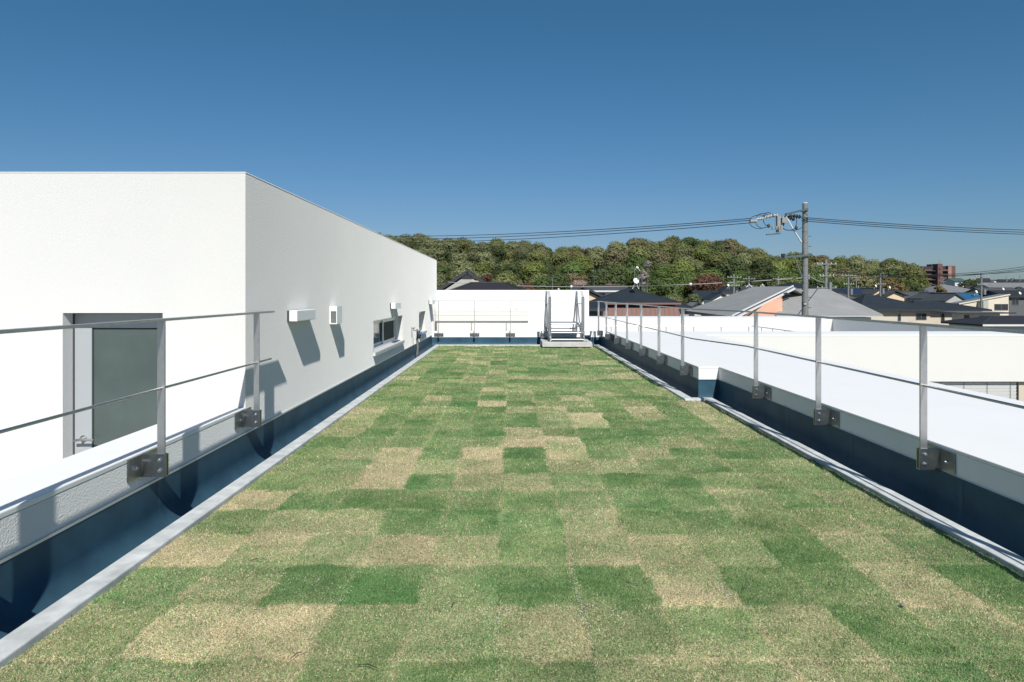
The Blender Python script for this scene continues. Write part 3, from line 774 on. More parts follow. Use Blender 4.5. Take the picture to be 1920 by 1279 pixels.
# ------------------------------------------------------------------ metal stile on a concrete slab
t = thing('stepping_slab', (1.32, 16.4, .006), 'pale concrete slab under the metal stile', 'slab')
edge(MB().box(.745, 1.905, 15.93, 17.0, .015, .13).build('slab', M['conc'], t), .008)
t = thing('stile', (1.34, 16.4, .13), 'aluminium step stile with four tall handrail posts over the back parapet', 'step stile')
xl, xr = .945, 1.742
zt = WZ(546.6, 16.4)
for x, s in ((xl, -1), (xr, 1)):
    MB().bar((x, 16.40, .14), (x, 16.40, zt-.14), .075, .04, (0,1,0)).bar((x, 16.40, zt-.14), (x-.02, 16.5, zt), .06, .035, (0,1,0)).build('front_post', M['alu'], t)
    MB().bar((x, 17.95, .03), (x, 17.95, zt+.0), .05, .035, (0,1,0)).build('rear_post', M['alu'], t)
    MB().bar((x, 16.85, .145), (x, 17.95, zt-.03), .03, .045, (0,1,0)).build('brace', M['alu'], t)
    MB().bar((x, 19.2, .06), (x, 18.0, zt+.0), .055, .04, (1,0,0)).build('rear_brace', M['alu'], t)
    MB().bar((x, 16.40, zt-.30), (x, 17.95, zt-.30), .02, .03).build('side_rail', M['white_pl'], t)
    MB().bar((x, 16.05, .16), (x, 16.95, .50), .03, .10).build('stringer', M['alu'], t)
    MB().bar((x, 16.9, .46), (x, 18.0, .46), .03, .10).build('platform_beam', M['alu'], t)
    MB().bar((x, 17.95, .46), (x, 19.2, .08), .03, .08).build('stringer', M['alu'], t)
    MB().box(x-.06, x+.06, 16.0, 16.14, .132, .142).build('foot_plate', M['alu'], t)
    MB().bar((x, 16.08, .142), (x, 16.30, .36), .03, .04, (0,1,0)).build('leg', M['alu'], t)
    MB().box(x-.02, x+.02, 17.93, 17.97, .02, .04).build('foot_plate', M['alu'], t)
for i, (y, z) in enumerate(((16.08, .19), (16.42, .335), (16.88, .53))):
    dp = .30 if i < 2 else 1.1
    e = MB().box(xl+.02, xr-.02, y, y+dp, z-.028, z).build('tread' if i < 2 else 'platform', M['alu_tread'], t)
    MB().cyl((xl+.02, y-.004, z-.014), (xr-.02, y-.004, z-.014), .020, n=10).build('nosing', M['white_pl'] if i == 2 else M['alu'], e, smooth=True)
for i, (y, z) in enumerate(((18.4, .34), (18.8, .18))):
    MB().box(xl+.02, xr-.02, y-.12, y+.16, z-.028, z).build('tread', M['alu_tread'], t)
MB().bar((xl, 16.13, .165), (xr, 16.13, .165), .03, .03).build('cross_bar', M['alu'], t)

# ------------------------------------------------------------------ main utility pole and wires
D0 = 32.0
def q(px, py, d=D0): return W(px, py, d)
cx = WX(1509.5, D0)
t = thing('utility_pole', (cx, D0, GRD), 'tall grey concrete utility pole with switch gear and insulators at its top', 'utility pole')
MB().cyl((cx, D0, GRD), (cx, D0, WZ(381.5, D0)), .19, .118, 24).build('shaft', M['polec'], t, smooth=True)
MB().cyl((cx, D0, WZ(381.4, D0)), (cx, D0, WZ(379.8, D0)), .12, .105, 20).build('cap', M['conc'], t)
MB().bar(q(1515, 392, D0-.15), q(1473, 402, D0-.5), .09, .09).build('upper_arm', M['tealsteel'], t)
MB().bar(q(1503, 455, D0-.1), q(1488, 431, D0-.35), .05, .05).bar(q(1488, 431, D0-.35), q(1472, 402, D0-.45), .04, .04).build('upper_brace', M['trimw'], t)
MB().bar(q(1518, 478.5, D0-.17), q(1461, 483, D0-.3), .08, .09).build('lower_arm', M['tealsteel'], t)
MB().bar(q(1504, 520, D0-.14), q(1490.5, 484, D0-.25), .045, .03).build('lower_brace', M['galv'], t)
MB().box(*(lambda p: (p.x-.07, p.x+.07, D0-.4, D0-.26, p.z-.02, p.z+.11))(q(1463, 481))).build('insulator', M['black'], t)
for py in (393, 454, 479, 517, 521.5, 410, 434, 497, 530.5, 570):
    z = WZ(py, D0); r = .118 + (.19-.118)*(WZ(381.5,D0)-z)/(WZ(381.5,D0)-GRD)
    g = MB().cyl((cx,D0,z-.025), (cx,D0,z+.025), r+.008, n=20)
    if py in (393, 454, 479, 517, 521.5): g.box(cx+r-.02, cx+r+.07, D0-.05, D0+.03, z-.05, z+.05)
    g.build('band', M['galv'] if py in (393,454,479,517,521.5) else M['polec'], t)
for k in range(16):
    py = 434 + k*9.5; z = WZ(py, D0); s = 1 if k % 2 else -1
    MB().cyl((cx+s*.1, D0-.12, z), (cx+s*.2, D0-.2, z), .011, n=6).build('step_bolt', M['black'], t)
# switch gear
g = MB()
p = q(1448, 405); 
g.box(q(1446,0).x, q(1452,0).x, D0-.75, D0-.55, WZ(438,D0), WZ(408,D0))
g.box(q(1454,0).x, q(1464,0).x, D0-.8, D0-.5, WZ(421,D0), WZ(411,D0))
g.box(q(1453.5,0).x, q(1457,0).x, D0-.7, D0-.6, WZ(437,D0), WZ(421,D0))
g.build('switch_box', M['galv'], t)
MB().bar(q(1437,440,D0-.65), q(1463,438,D0-.65), .12, .05).build('switch_base', M['tealsteel'], t)
def insul(a, b, r, name, m, n=4):
    a, b = Vector(a), Vector(b); g = MB(); g.cyl(a, b, r*.45, n=8)
    for k in range(n):
        c = a + (b-a)*((k+.5)/n); dd = (b-a).normalized()*r*.25
        g.cyl(c-dd, c+dd, r, r*.7, 10)
    g.build(name, m, t, smooth=True)
for i, (a, b) in enumerate((((1407,415),(1419,414)), ((1417,411),(1433,409)), ((1433,408),(1447,404)), ((1449,404),(1458,404)), ((1461,410),(1475,407)), ((1473,405),(1486,405)))):
    insul(q(a[0], a[1], D0-.7+.1*i), q(b[0], b[1], D0-.7+.1*i), .085 if i < 3 else .10, 'insulator', M['porc'], 5 if i < 3 else 3)
for i, (a, b) in enumerate((((1477,407),(1490,412)), ((1487,405),(1502,407)))):
    insul(q(a[0], a[1], D0-.3), q(b[0], b[1], D0-.3), .10, 'insulator', M['cable'], 3)
for i, px in enumerate((1449, 1456, 1461)):
    insul(q(px, 424, D0-.85), q(px-.5, 431, D0-.85), .07, 'insulator', M['porc'], 3)
def arc(c, rx, ry, a0, a1, d, n=14): return [q(c[0]+rx*math.cos(math.radians(a)), c[1]-ry*math.sin(math.radians(a)), d) for a in np.linspace(a0, a1, n)]
loops = [arc((1425,416),20,13,50,270,D0-.7)+[q(1445,424,D0-.7)], arc((1431,414),14.5,14,20,265,D0-.5)+[q(1445,424,D0-.5)], arc((1440,411),9,12.5,20,260,D0-.4),
         arc((1479,420),14,12,200,330,D0-.6), arc((1484,422),22,10,190,335,D0-.35), [q(1494,409,D0-.3), q(1493.5,420,D0-.3), q(1490,428,D0-.3)], arc((1500,407),14,10,15,120,D0-.3)]
for L in loops: MB().tube(L, .016, 6).build('jumper_wire', M['cable'], t, smooth=True)
for px, py in ((1493, 427), (1441, 423.5), (1468, 421)): 
    p = q(px, py, D0-.5); MB().ball(p, .07, .05, .10, 8, 6).build('clamp', M['cable'], t, smooth=True)
MB().bar(q(1505,545,D0-.15), q(1502.5,546,D0-.2), .03, .03).box(cx-.14, cx-.02, D0-.2, D0-.17, WZ(571,D0), WZ(569,D0)).build('tag_plate', M['porc'], t)

def wire(label, a, b, sag, r, m=None, n=26, marks=()):
    a, b = Vector(a), Vector(b)
    pts = [a + (b-a)*(k/n) - Vector((0,0,sag*4*(k/n)*(1-k/n))) for k in range(n+1)]
    o = MB().tube(pts, r, 6).build('power_line', m or M['cable'], smooth=True)
    return tag(o, label, 'overhead wire', 'wires strung between the poles')
for i, (y0, yl) in enumerate(((409.5, 441.5), (412.5, 447.5), (417, 454.5))):
    wire('%s of the three black wires running left from the main pole' % ('topmost', 'middle', 'lowest')[i], q(1409+4*i, y0, D0-.7+.1*i), W(640, yl, 50+2*i), .33, .017)
for i, (y0, yr) in enumerate(((408.5, 444), (411.5, 449), (415, 453))):
    wire('%s of the three black wires running right from the main pole' % ('topmost', 'middle', 'lowest')[i], q(1503, y0-1, D0-.3), W(2260, yr-14, 46), .35, .017)
lc = wire('pale grey cable running left from low on the main pole over the roofs', q(1504, 521.5, D0), W(840, 529, 48), .37, .022, M['cable_l'])
wire('pale grey cable dropping right from low on the main pole', q(1516, 517.5, D0), W(1546, 529, 75), .1, .035, M['cable_l'])
for px, py, d, lab in ((1071.5,537.6,40.9,'white ball marker on the pale cable above the white wall'),(1295,533.6,35.8,'white ball marker on the pale cable over the dark hipped roof')):
    tag(MB().ball(W(px, py, d), .085 if d > 40 else .09, nu=12).build('cable_marker', M['ballw'], smooth=True), lab, 'cable marker')
for i, (ya, yb) in enumerate(((506.5, 494), (507.5, 498), (508.5, 500.5), (507, 508))):
    wire('%s of the distant dark wires crossing in front of the apartment block' % ('highest', 'second', 'third', 'lowest')[i], W(1548, ya, 75), W(1990, yb-5, 60), .9 if i < 3 else .6, .022)

# ------------------------------------------------------------------ trees
def lumps(rs, n, rx, rz, h0):
    L = []
    for k in range(n):
        a = rs.random()*6.28; u = rs.random()**.5; z = rs.random()
        L.append((math.cos(a)*rx*.62*u*(1-.45*z), math.sin(a)*rx*.62*u*(1-.45*z), h0+rz*(.25+1.1*z), rx*(.34+.2*rs.random())))
    return L
def crown_arrays(seed, n_leaf, rx=4.6, rz=3.6, h0=3.2, leaf=.5, nl=11, fill=1.0):
    rs = random.Random(seed); L = lumps(rs, nl, rx, rz, h0); rg = np.random.default_rng(seed)
    L = np.array(L); w = L[:,3]**2; ids = rg.choice(len(L), n_leaf, p=w/w.sum())
    d = rg.normal(size=(n_leaf, 3)); d /= np.linalg.norm(d, axis=1)[:, None]; d[:,2] = np.where(d[:,2] < -.35, -d[:,2]*.5, d[:,2])
    rr = L[ids, 3]*(1 - .38*rg.random(n_leaf)**2 * fill)*(.88+.24*rg.random(n_leaf))
    c = L[ids, :3] + d*rr[:, None]*np.array((1, 1, .85))
    nrm = d + rg.normal(0, .27, (n_leaf, 3)); nrm /= np.linalg.norm(nrm, axis=1)[:, None]
    a = np.cross(nrm, rg.normal(size=(n_leaf, 3))); a /= np.linalg.norm(a, axis=1)[:, None]; b = np.cross(nrm, a)
    s = leaf*(.6+.8*rg.random(n_leaf))[:, None]*.5
    V = np.stack([c-a*s-b*s*.5, c+a*s*.9-b*s*.7, c+a*s+b*s*.6, c-a*s*.5+b*s], 1)
    return V, L
def tree_mesh(name, seed, mats, n_leaf, **kw):
    V, L = crown_arrays(seed, n_leaf, **kw); n = len(V)
    g = MB(); rs = random.Random(seed)
    g.cm = 1
    top = kw.get('h0', 3.2) + kw.get('rz', 3.6)*.6
    g.tube([(0,0,-1.5), (.1,0,1.5), (0,.1,top*.6), (.05,.05,top)], [.28,.22,.16,.07], 7)
    for l in L[:8]: g.tube([(0,.05,top*.45), (l[0]*.5, l[1]*.5, (top*.45+l[2])/2+.3), (l[0], l[1], l[2])], [.11,.07,.02], 5)
    me = bpy.data.meshes.new(name)
    nv = len(g.v); verts = np.concatenate([np.array(g.v, float), V.reshape(-1, 3)])
    faces = list(g.f) + [tuple(nv+4*i+k for k in range(4)) for i in range(n)]
    me.from_pydata(verts.tolist(), [], faces)
    for m in mats: me.materials.append(m)
    me.polygons.foreach_set('material_index', [1]*len(g.f) + [0]*n)
    me.update(); return me
def leaf_mat(name, col, var=.2):
    m = mat(name, col, .7, var=var, vscale=.55, spec=.2, coords='Object')
    n, l = m.node_tree.nodes, m.node_tree.links; p = n['Principled BSDF']
    oi = n.new('ShaderNodeObjectInfo'); mr = n.new('ShaderNodeMapRange'); mr.inputs[3].default_value = .75; mr.inputs[4].default_value = 1.25
    l.new(oi.outputs['Random'], mr.inputs[0]); mx = n.new('ShaderNodeMix'); mx.data_type = 'RGBA'; mx.blend_type = 'MULTIPLY'; mx.inputs['Factor'].default_value = 1
    old = p.inputs['Base Color'].links[0].from_socket; l.new(old, mx.inputs['A']); l.new(mr.outputs[0], mx.inputs['B']); l.new(mx.outputs['Result'], p.inputs['Base Color'])
    tr = n.new('ShaderNodeBsdfTranslucent'); l.new(mx.outputs['Result'], tr.inputs['Color']); ms = n.new('ShaderNodeMixShader'); ms.inputs[0].default_value = .3
    l.new(p.outputs[0], ms.inputs[1]); l.new(tr.outputs[0], ms.inputs[2]); l.new(ms.outputs[0], n['Material Output'].inputs['Surface'])
    return m
KINDS = {
 'olive': ((.128,.132,.052), 'olive green tree'), 'sage': ((.160,.162,.085), 'pale grey green tree'),
 'dark': ((.066,.082,.034), 'dark evergreen tree'), 'fresh': ((.140,.160,.048), 'yellow green tree'),
 'brown': ((.140,.125,.068), 'brownish half bare tree'), 'rust': ((.150,.110,.055), 'rust brown tree'),
 'green': ((.088,.122,.040), 'deep green bushy tree')}
TMESH = {}
for k, (c, lb) in KINDS.items():
    lm = leaf_mat('leaves_'+k, tuple(v*f for v, f in zip(c, (1.22, 1.30, 1.22))))
    TMESH[k] = [tree_mesh('broadleaf_tree', 11*i+hash_ , (lm, M['bark']), 5200, leaf=.36, nl=18) for i, hash_ in ((1, len(k)), (2, 40+len(k)), (3, 80+len(k)))]
rs = random.Random(21)
cnt = 0; LBS = {}
NROW = 11
for r in range(NROW):
    dz = HZ0 - 10 + (HZ1-HZ0+20)*(r/(NROW-1))**1.05
    step = 8.0*F/dz
    px = 640 + rs.random()*step
    while px < 1728:
        d = dz + rs.uniform(-6, 6); px_ = px + rs.uniform(-.25, .25)*step
        px += step*rs.uniform(.85, 1.15)
        if px_ < 690 : continue
        x = WX(px_, d); hz = hill_h(x, d)
        nz = mnoise.noise(Vector((x*.018, d*.02, 3.3))); n2 = mnoise.noise(Vector((x*.03, d*.03, 9.1)))
        u = rs.random()
        if r >= 8: k = 'sage' if u < .5 else 'olive' if u < .8 else 'brown'
        elif r <= 2 and px_ > 1000: k = 'green' if u < .40 else 'rust' if u < .47 else 'dark' if u < .7 else 'fresh' if u < .85 else 'olive'
        else:
            k = 'olive' if u < .34 else 'sage' if u < .6 else 'fresh' if u < .68 else 'dark' if u < .8 else 'green' if u < .87 else 'brown' if u < .98 else 'rust'
        if px_ > 1380 and u > .62 and r < 8: k = ('rust', 'fresh', 'brown', 'olive', 'fresh', 'olive')[int(rs.random()*6)]
        if nz > .35 and rs.random() < .5: k = 'dark'
        o = bpy.data.objects.new('broadleaf_tree', rs.choice(TMESH[k])); COL.objects.link(o)
        s = rs.uniform(1.05, 1.55)
        if r >= 9: s *= .82
        o.location = (x, d, hz - .4); o.scale = (s*rs.uniform(.9,1.12), s, s*rs.uniform(.85,1.1)); o.rotation_euler = (0, 0, rs.random()*6.28)
        where = ('at the foot', 'in the second row', 'in the third row', 'in the fourth row', 'in the fifth row', 'at half height', 'above half height', 'high up', 'below the ridge', 'on the ridge', 'behind the ridge')[r]
        near = [n for a, n in ((790,'behind the rooftop room'),(830,'at the left end of the view'),(870,'left of the grey gable'),(905,'above the grey gable'),(945,'right of the grey gable'),(985,'above the thin railing'),(1025,'above the left stile posts'),(1065,'above the stile'),(1100,'above the right stile posts'),(1140,'above the pink cherry tree'),(1180,'left of the satellite dish'),(1220,'above the satellite dish'),(1260,'right of the satellite dish'),(1300,'above the light bushy tree'),(1345,'above the white gabled house'),(1390,'left of the grey ridge'),(1430,'left of the switch gear'),(1465,'under the switch gear'),(1505,'left of the main pole'),(1545,'right of the main pole'),(1590,'by the crowded pole'),(1630,'above the solar panels'),(1670,'above the tan gables'),(1710,'above the bushy trees'),(9999,'at the right hill end')) if px_ < a][0]
        lb = '%s %s, %s' % (KINDS[k][1], where, near)
        if lb in LBS: lb = ('tall ' if s > LBS[lb] else 'short ') + lb
        LBS[lb] = s
        tag(o, lb, 'tree', 'trees covering the hill')
        cnt += 1
print('hill trees', cnt)

# single trees in the town
M['lf_pink'] = leaf_mat('cherry_blossom', (.33,.25,.225), .25); M['lf_bare'] = leaf_mat('bare_twigs', (.30,.27,.24), .2)
M['lf_red'] = leaf_mat('red_leaves', (.12,.062,.042)); M['lf_sh'] = leaf_mat('light_leaves', (.17,.19,.09))
def town_tree(px, ytop, ybase, d, wpx, m, label, seed, n=1600, leaf=.3, cat='tree', group='trees among the houses'):
    ztop, zb = WZ(ytop, d), WZ(ybase, d); gz = terr(0, d)
    h = max(ztop-gz, 1.0); rx = wpx/F*d/2
    t = thing(cat.replace(' ', '_') if cat != 'tree' else 'broadleaf_tree', (WX(px, d), d, gz), label, cat, group)
    ch = max(min((ztop-zb)*1.15, h*.9), 1.0)
    V, L = crown_arrays(seed, n, rx=rx, rz=ch*.62, h0=h-ch*.98, leaf=leaf, nl=9)
    zs = V[:,:,2]; V[:,:,2] = zs - (zs.max()-h)
    me = bpy.data.meshes.new('crown'); me.from_pydata(V.reshape(-1,3).tolist(), [], [tuple(4*i+k for k in range(4)) for i in range(n)]); me.materials.append(m)
    c = bpy.data.objects.new('crown', me); COL.objects.link(c); c.parent = t
    g = MB(); o3 = Vector((WX(px, d), d, gz))
    g.tube([o3, o3+Vector((.1,0,h*.4)), o3+Vector((0,.1,h*.8))], [.2,.15,.05], 7)
    for l in L[:7]: g.tube([o3+Vector((0,0,h*.45)), o3+Vector((l[0]*.5,l[1]*.5,h*.62)), o3+Vector((l[0],l[1],min(l[2],h*.92)))], [.09,.05,.015], 5)
    g.build('trunk', M['bark'], t)
town_tree(1088, 524, 536, 150, 42, M['lf_pink'], 'pink cherry tree in blossom above the dark gable roof', 1, 3200, .18)
town_tree(1148, 528, 538, 160, 40, M['lf_pink'], 'second smaller cherry tree in blossom right of the first', 2, 2200, .18)
town_tree(1208, 505, 532, 175, 34, M['lf_bare'], 'bare pale tree behind the satellite dish', 3, 700, .35)
town_tree(1213, 488, 508, 195, 22, M['lf_bare'], 'bare pale tree high behind the satellite dish', 4, 400, .35)
town_tree(1262, 548, 575, 120, 62, M['lf_sh'], 'light green bushy tree right of the dark hipped roof', 5, 2600, .24)
town_tree(1298, 550, 572, 118, 40, M['lf_sh'], 'sparse pale tree beside the small white gabled house', 6, 1500, .22)
town_tree(1330, 508, 532, 200, 95, M['lf_red'], 'wide reddish brown tree at the foot of the hill', 7, 2600, .5)
town_tree(985, 527, 545, 140, 60, M['lf_red'], 'low reddish brown tree behind the white wall', 8, 1800, .35)
town_tree(912, 513, 532, 130, 36, M['lf_red'], 'reddish tree behind the grey gable', 9, 900, .3)
town_tree(1705, 526, 553, 185, 66, TMESH['dark'][0].materials[0], 'dark bushy tree left of the apartment block', 10, 2600, .4)
town_tree(1718, 513, 535, 210, 46, TMESH['fresh'][0].materials[0], 'bright green tree behind the dark bushy tree', 11, 2000, .45)
town_tree(1762, 534, 550, 200, 26, TMESH['rust'][0].materials[0], 'brownish low tree under the apartment block', 12, 1500, .4)
town_tree(1685, 530, 552, 180, 36, TMESH['rust'][0].materials[0], 'rust brown low tree behind the tan gables', 13, 1300, .4)
town_tree(1765, 548, 556, 150, 22, M['lf_bare'], 'leafless shrub beside the white gabled house', 14, 500, .25)
town_tree(1818, 522, 536, 300, 50, TMESH['dark'][0].materials[0], 'dark row tree right of the apartment block', 15, 1500, .6)
town_tree(1880, 528, 540, 330, 60, TMESH['green'][0].materials[0], 'dark green tree among the far roofs at the right', 16, 1500, .6)

# ------------------------------------------------------------------ houses
def house(label, pl_, pr_, yr, ye, d, depth, kind, wm, rm, windows=(), ov=.5, gable=None, fov=None, name='house', group='houses of the town', fascia=None, ridge_shift=.5, wgable=None):
    """pl_, pr_: left and right eave ends; yr / ye: ridge and eave heights in the photo; d: distance of the front"""
    x0, x1 = WX(pl_, d), WX(pr_, d); y0, y1 = d, d+depth; w = x1-x0; gz = min(terr(0, y0), terr(0, y1)) - .5
    ze = WZ(ye, d); ym = d+depth/2
    t = thing(name, ((x0+x1)/2, ym, gz), label, 'house', group)
    wx0, wx1, wy0, wy1 = x0+ov, x1-ov, y0+(ov if fov is None else fov), y1-ov
    g = MB().box(wx0, wx1, wy0, wy1, gz, ze-.16)
    r = MB()
    if kind == 'hip':
        zr = WZ(yr, ym); L = max(w, depth); 
        if w > depth: hl = (w-depth)/2; c = x0+w*ridge_shift; A, B = Vector((c-hl, ym, zr)), Vector((c+hl, ym, zr))
        else: hl = (depth-w)/2; c = x0+w*ridge_shift; zr = WZ(yr, ym-hl); A, B = Vector((c, ym-hl, zr)), Vector((c, ym+hl, zr))
        C = [Vector((x0,y0,ze)), Vector((x1,y0,ze)), Vector((x1,y1,ze)), Vector((x0,y1,ze))]
        if w > depth: r.face([C[0],C[1],B,A]); r.face([C[1],C[2],B]); r.face([C[2],C[3],A,B]); r.face([C[3],C[0],A])
        else: r.face([C[0],C[1],A]); r.face([C[1],C[2],B,A]); r.face([C[2],C[3],B]); r.face([C[3],C[0],A,B])
        for i in range(4): a, b = C[i], C[(i+1) % 4]; r.face([a, b, b-Vector((0,0,.15)), a-Vector((0,0,.15))])
        r.face([c_-Vector((0,0,.15)) for c_ in C][::-1])
        rd = MB().tube([A, B], .10, 6) if (B-A).length > .3 else None
        hips = MB()
        for c_ in C: hips.tube([c_+Vector((0,0,.02)), (A if (c_-A).length < (c_-B).length else B)+Vector((0,0,.02))], .08, 5)
        if rd: hips.raw(rd.v, rd.f)
    elif kind == 'gable_x':      # ridge runs left to right
        zr = WZ(yr, ym)
        r.slab([(x0,y0,ze),(x1,y0,ze),(x1,ym,zr),(x0,ym,zr)], .15); r.slab([(x0,ym,zr),(x1,ym,zr),(x1,y1,ze),(x0,y1,ze)], .15)
        g.raw([(wx0,wy0,ze-.16),(wx0,wy1,ze-.16),(wx0,ym,zr-.2),(wx1,wy0,ze-.16),(wx1,wy1,ze-.16),(wx1,ym,zr-.2)], [(0,1,2),(3,4,5),(0,3,5,2),(1,4,5,2)])
        hips = MB().tube([(x0,ym,zr+.02),(x1,ym,zr+.02)], .10, 6)
    elif kind == 'gable_y':      # gable faces the camera
        zr = WZ(yr, d); xm = x0+w*ridge_shift
        r.slab([(x0,y0,ze),(xm,y0,zr),(xm,y1,zr),(x0,y1,ze)], .15); r.slab([(xm,y0,zr),(x1,y0,ze),(x1,y1,ze),(xm,y1,zr)], .15)
        g.raw([(wx0,wy0,ze-.16),(wx1,wy0,ze-.16),(xm,wy0,zr-.2-ov*.4),(wx0,wy1,ze-.16),(wx1,wy1,ze-.16),(xm,wy1,zr-.2-ov*.4)], [(0,1,2),(3,4,5),(0,2,5,3),(1,2,5,4)])
        hips = MB().tube([(xm,y0,zr+.02),(xm,y1,zr+.02)], .10, 6)
    elif kind == 'mono':         # single slope rising to the right
        zr = WZ(yr, d)
        r.slab([(x0,y0,ze),(x1,y0,zr),(x1,y1,zr),(x0,y1,ze)], .15)
        g.raw([(wx0,wy0,ze-.16),(wx1,wy0,ze-.16),(wx1,wy0,zr-.22),(wx0,wy1,ze-.16),(wx1,wy1,ze-.16),(wx1,wy1,zr-.22)], [(0,1,2),(3,4,5),(0,2,5,3),(1,2,5,4)])
        hips = None
    elif kind == 'flat':
        r.box(x0, x1, y0, y1, ze-.15, ze); hips = None
    g.build('wall', wm, t); ro = r.build('roof', rm, t)
    if hips: hips.build('ridge_cap', M['trimd'] if rm is not M['rgrey'] else M['rgrey'], ro)
    if kind in ('gable_x', 'gable_y'):
        b = MB()
        if kind == 'gable_y': b.bar((x0,y0-.03,ze-.08),(xm,y0-.03,zr-.08),.05,.24); b.bar((xm,y0-.03,zr-.08),(x1,y0-.03,ze-.08),.05,.24)
        else: b.box(x0, x1, y0-.06, y0-.002, ze-.2, ze+.02)
        b.build('fascia', fascia or M['trimd'], t)
    else:
        b = MB()
        if kind == 'mono': b.bar((x0,y0-.03,ze-.08),(x1,y0-.03,zr-.08),.05,.2)
        else: b.box(x0, x1, y0-.07, y0-.002, ze-.16, ze+.01)
        b.build('gutter', fascia or M['trimd'], t)
    for (a, b_, c_, e) in windows:
        X0, X1, Z1, Z0 = WX(a, wy0), WX(b_, wy0), WZ(c_, wy0), WZ(e, wy0); k = .06
        f = MB().box(X0,X1,wy0-.06,wy0-.003,Z0,Z0+k).box(X0,X1,wy0-.06,wy0-.003,Z1-k,Z1).box(X0,X0+k,wy0-.06,wy0-.003,Z0+k,Z1-k).box(X1-k,X1,wy0-.06,wy0-.003,Z0+k,Z1-k)
        if X1-X0 > 1.0: f.box((X0+X1)/2-k/2,(X0+X1)/2+k/2,wy0-.055,wy0-.003,Z0+k,Z1-k)
        f = f.build('window', M['alu'], t)
        MB().box(X0+k,X1-k,wy0-.03,wy0-.004,Z0+k,Z1-k).build('pane', M['housewin'], f)
    return t

# A: grey gable and black hipped roof behind the tall wall
t = house('grey gabled house with black verge and dark attic vent behind the white wall', 790, 962, 507.5, 562, 50, 9, 'gable_y', M['wgrey'], M['rblack'], ov=.35, fov=.06)
g = MB(); P_ = [W(866,523,50.02), W(886,523,50.02), W(886,518,50.02), W(876,513,50.02), W(866,518,50.02)]
g.raw([p for p in P_] + [p+Vector((0,.12,0)) for p in P_], [(0,1,2,3,4),(5,6,7,8,9),(0,1,6,5),(1,2,7,6),(2,3,8,7),(3,4,9,8),(4,0,5,9)])
for o_ in (g.build('attic_vent', M['housewin'], t),): pass
MB().box(WX(884,50.2), WX(905,50.2), 49.98, 50.05, WZ(528.5,50.2), WZ(526.5,50.2)).build('trim_board', M['wtan'], t)
house('low house with broad charcoal hipped roof just behind the tall white wall', 838, 992, 531.5, 548, 40, 2.7, 'hip', M['wgrey'], M['rblack'], ov=.4)
# B
house('small beige house with dark gable roof at the right end of the tall wall', 1052, 1140, 536, 559, 78, 9, 'gable_y', M['wtan'], M['rmid'], ov=.4, ridge_shift=.45)
house('white house with long low dark roof behind the hipped roof', 1102, 1184, 536, 545, 100, 9, 'gable_x', M['wwhite'], M['rmid'], windows=((1122,1135,549,555),), fascia=M['trimw'])
house('dark tiled annex roof beside the white wall end', 1088, 1140, 567, 579, 58, 5, 'gable_x', M['wdark'], M['rnavy'])
# C
t = house('house with dark pyramid roof and brown metal balcony wall', 1122, 1277, 541, 568, 66, 8.2, 'hip', M['black'], M['rnavy'], ov=.6, fascia=M['wbrown'], ridge_shift=.45)
g = MB()
xa, xb, za, zb = WX(1131, 66), WX(1275.5, 66), WZ(577, 66), WZ(600, 66)
g.raw([(xa+.1,66.3,za),(xb-.1,66.3,za),(xb+.1,65.9,zb),(xa-.1,65.9,zb),(xa+.1,66.5,za),(xb-.1,66.5,za),(xb+.1,66.5,zb),(xa-.1,66.5,zb)], [(0,1,2,3),(4,5,6,7),(0,1,5,4),(3,2,6,7),(0,3,7,4),(1,2,6,5)])
bw_ = g.build('balcony_wall', M['wbrown'], t)
g = MB(); n_ = 16
for k in range(n_+1):
    x = xa+.12+(xb-xa-.24)*k/n_; g.bar((x,66.27,za+.01),(x+(x-(xa+xb)/2)*.02,65.87,zb),.035,.05,(0,1,0))
g.build('standing_seam', M['trimd'], bw_)
MB().box(WX(1140,66), WX(1270,66), 66.7, 66.8, WZ(578,66), WZ(571,66)).build('dark_gap_strip', M['housewin'], t)  # dark strip painted in for the shaded gap between eave and balcony wall
house('low dark tiled roof at the right foot of the pyramid roof', 1262, 1302, 568, 578, 75, 7, 'hip', M['wgrey'], M['rnavy'])
# D: custom grey roofs with peach gable
A_, B_, C_, D_ = W(1413,537.5,66), W(1487,537,60), W(1372,593.5,56), W(1284,582.5,66)
t = thing('house', (24, 62, GRD), 'big grey roofed house with peach gable wall behind the utility pole', 'house', 'houses of the town')
MB().slab([D_, C_, B_, A_], .22).slab([A_, B_, B_+Vector((2.6,2.2,-.9)), A_+Vector((3,2,-1.2))], .22).build('roof', M['rgrey'], t)
off = Vector((-.03,-.10,.05))
MB().bar(C_+off, B_+off, .10, .10).build('verge_trim', M['trimw'], t)
MB().bar(C_+off+Vector((.12,-.04,-.25)), B_+off+Vector((.12,-.04,-.25)), .06, .16).build('verge_board', M['trimw'], t)
P_ = [W(1380,594,57.3), W(1467,555,58.0), W(1467,610,58.0), W(1380,610,57.3)]
g = MB(); g.raw(P_ + [p+Vector((.3,1.2,0)) for p in P_], [(0,1,2,3),(4,5,6,7),(0,1,5,4),(1,2,6,5),(3,2,6,7),(0,3,7,4)])
g.box(P_[0].x, P_[1].x+.29, 58.3, 64, GRD, EYE-2.3); g.build('wall', M['wpeach'], t)
R = [W(1455,590.5,57.2), W(1655,589.5,57.2), W(1552,541.5,63), W(1474,541.5,63)]
MB().slab(R, .2).slab([R[1], R[1]+Vector((1,9,.2)), R[2]+Vector((.2,2.5,-.2)), R[2]], .2).build('lower_roof', M['rgrey_l'] if 'rgrey_l' in M else M['rgrey'], t)
MB().box(R[0].x, R[1].x, 57.05, 57.15, R[0].z-.16, R[0].z-.06).build('gutter', M['flash'], t)
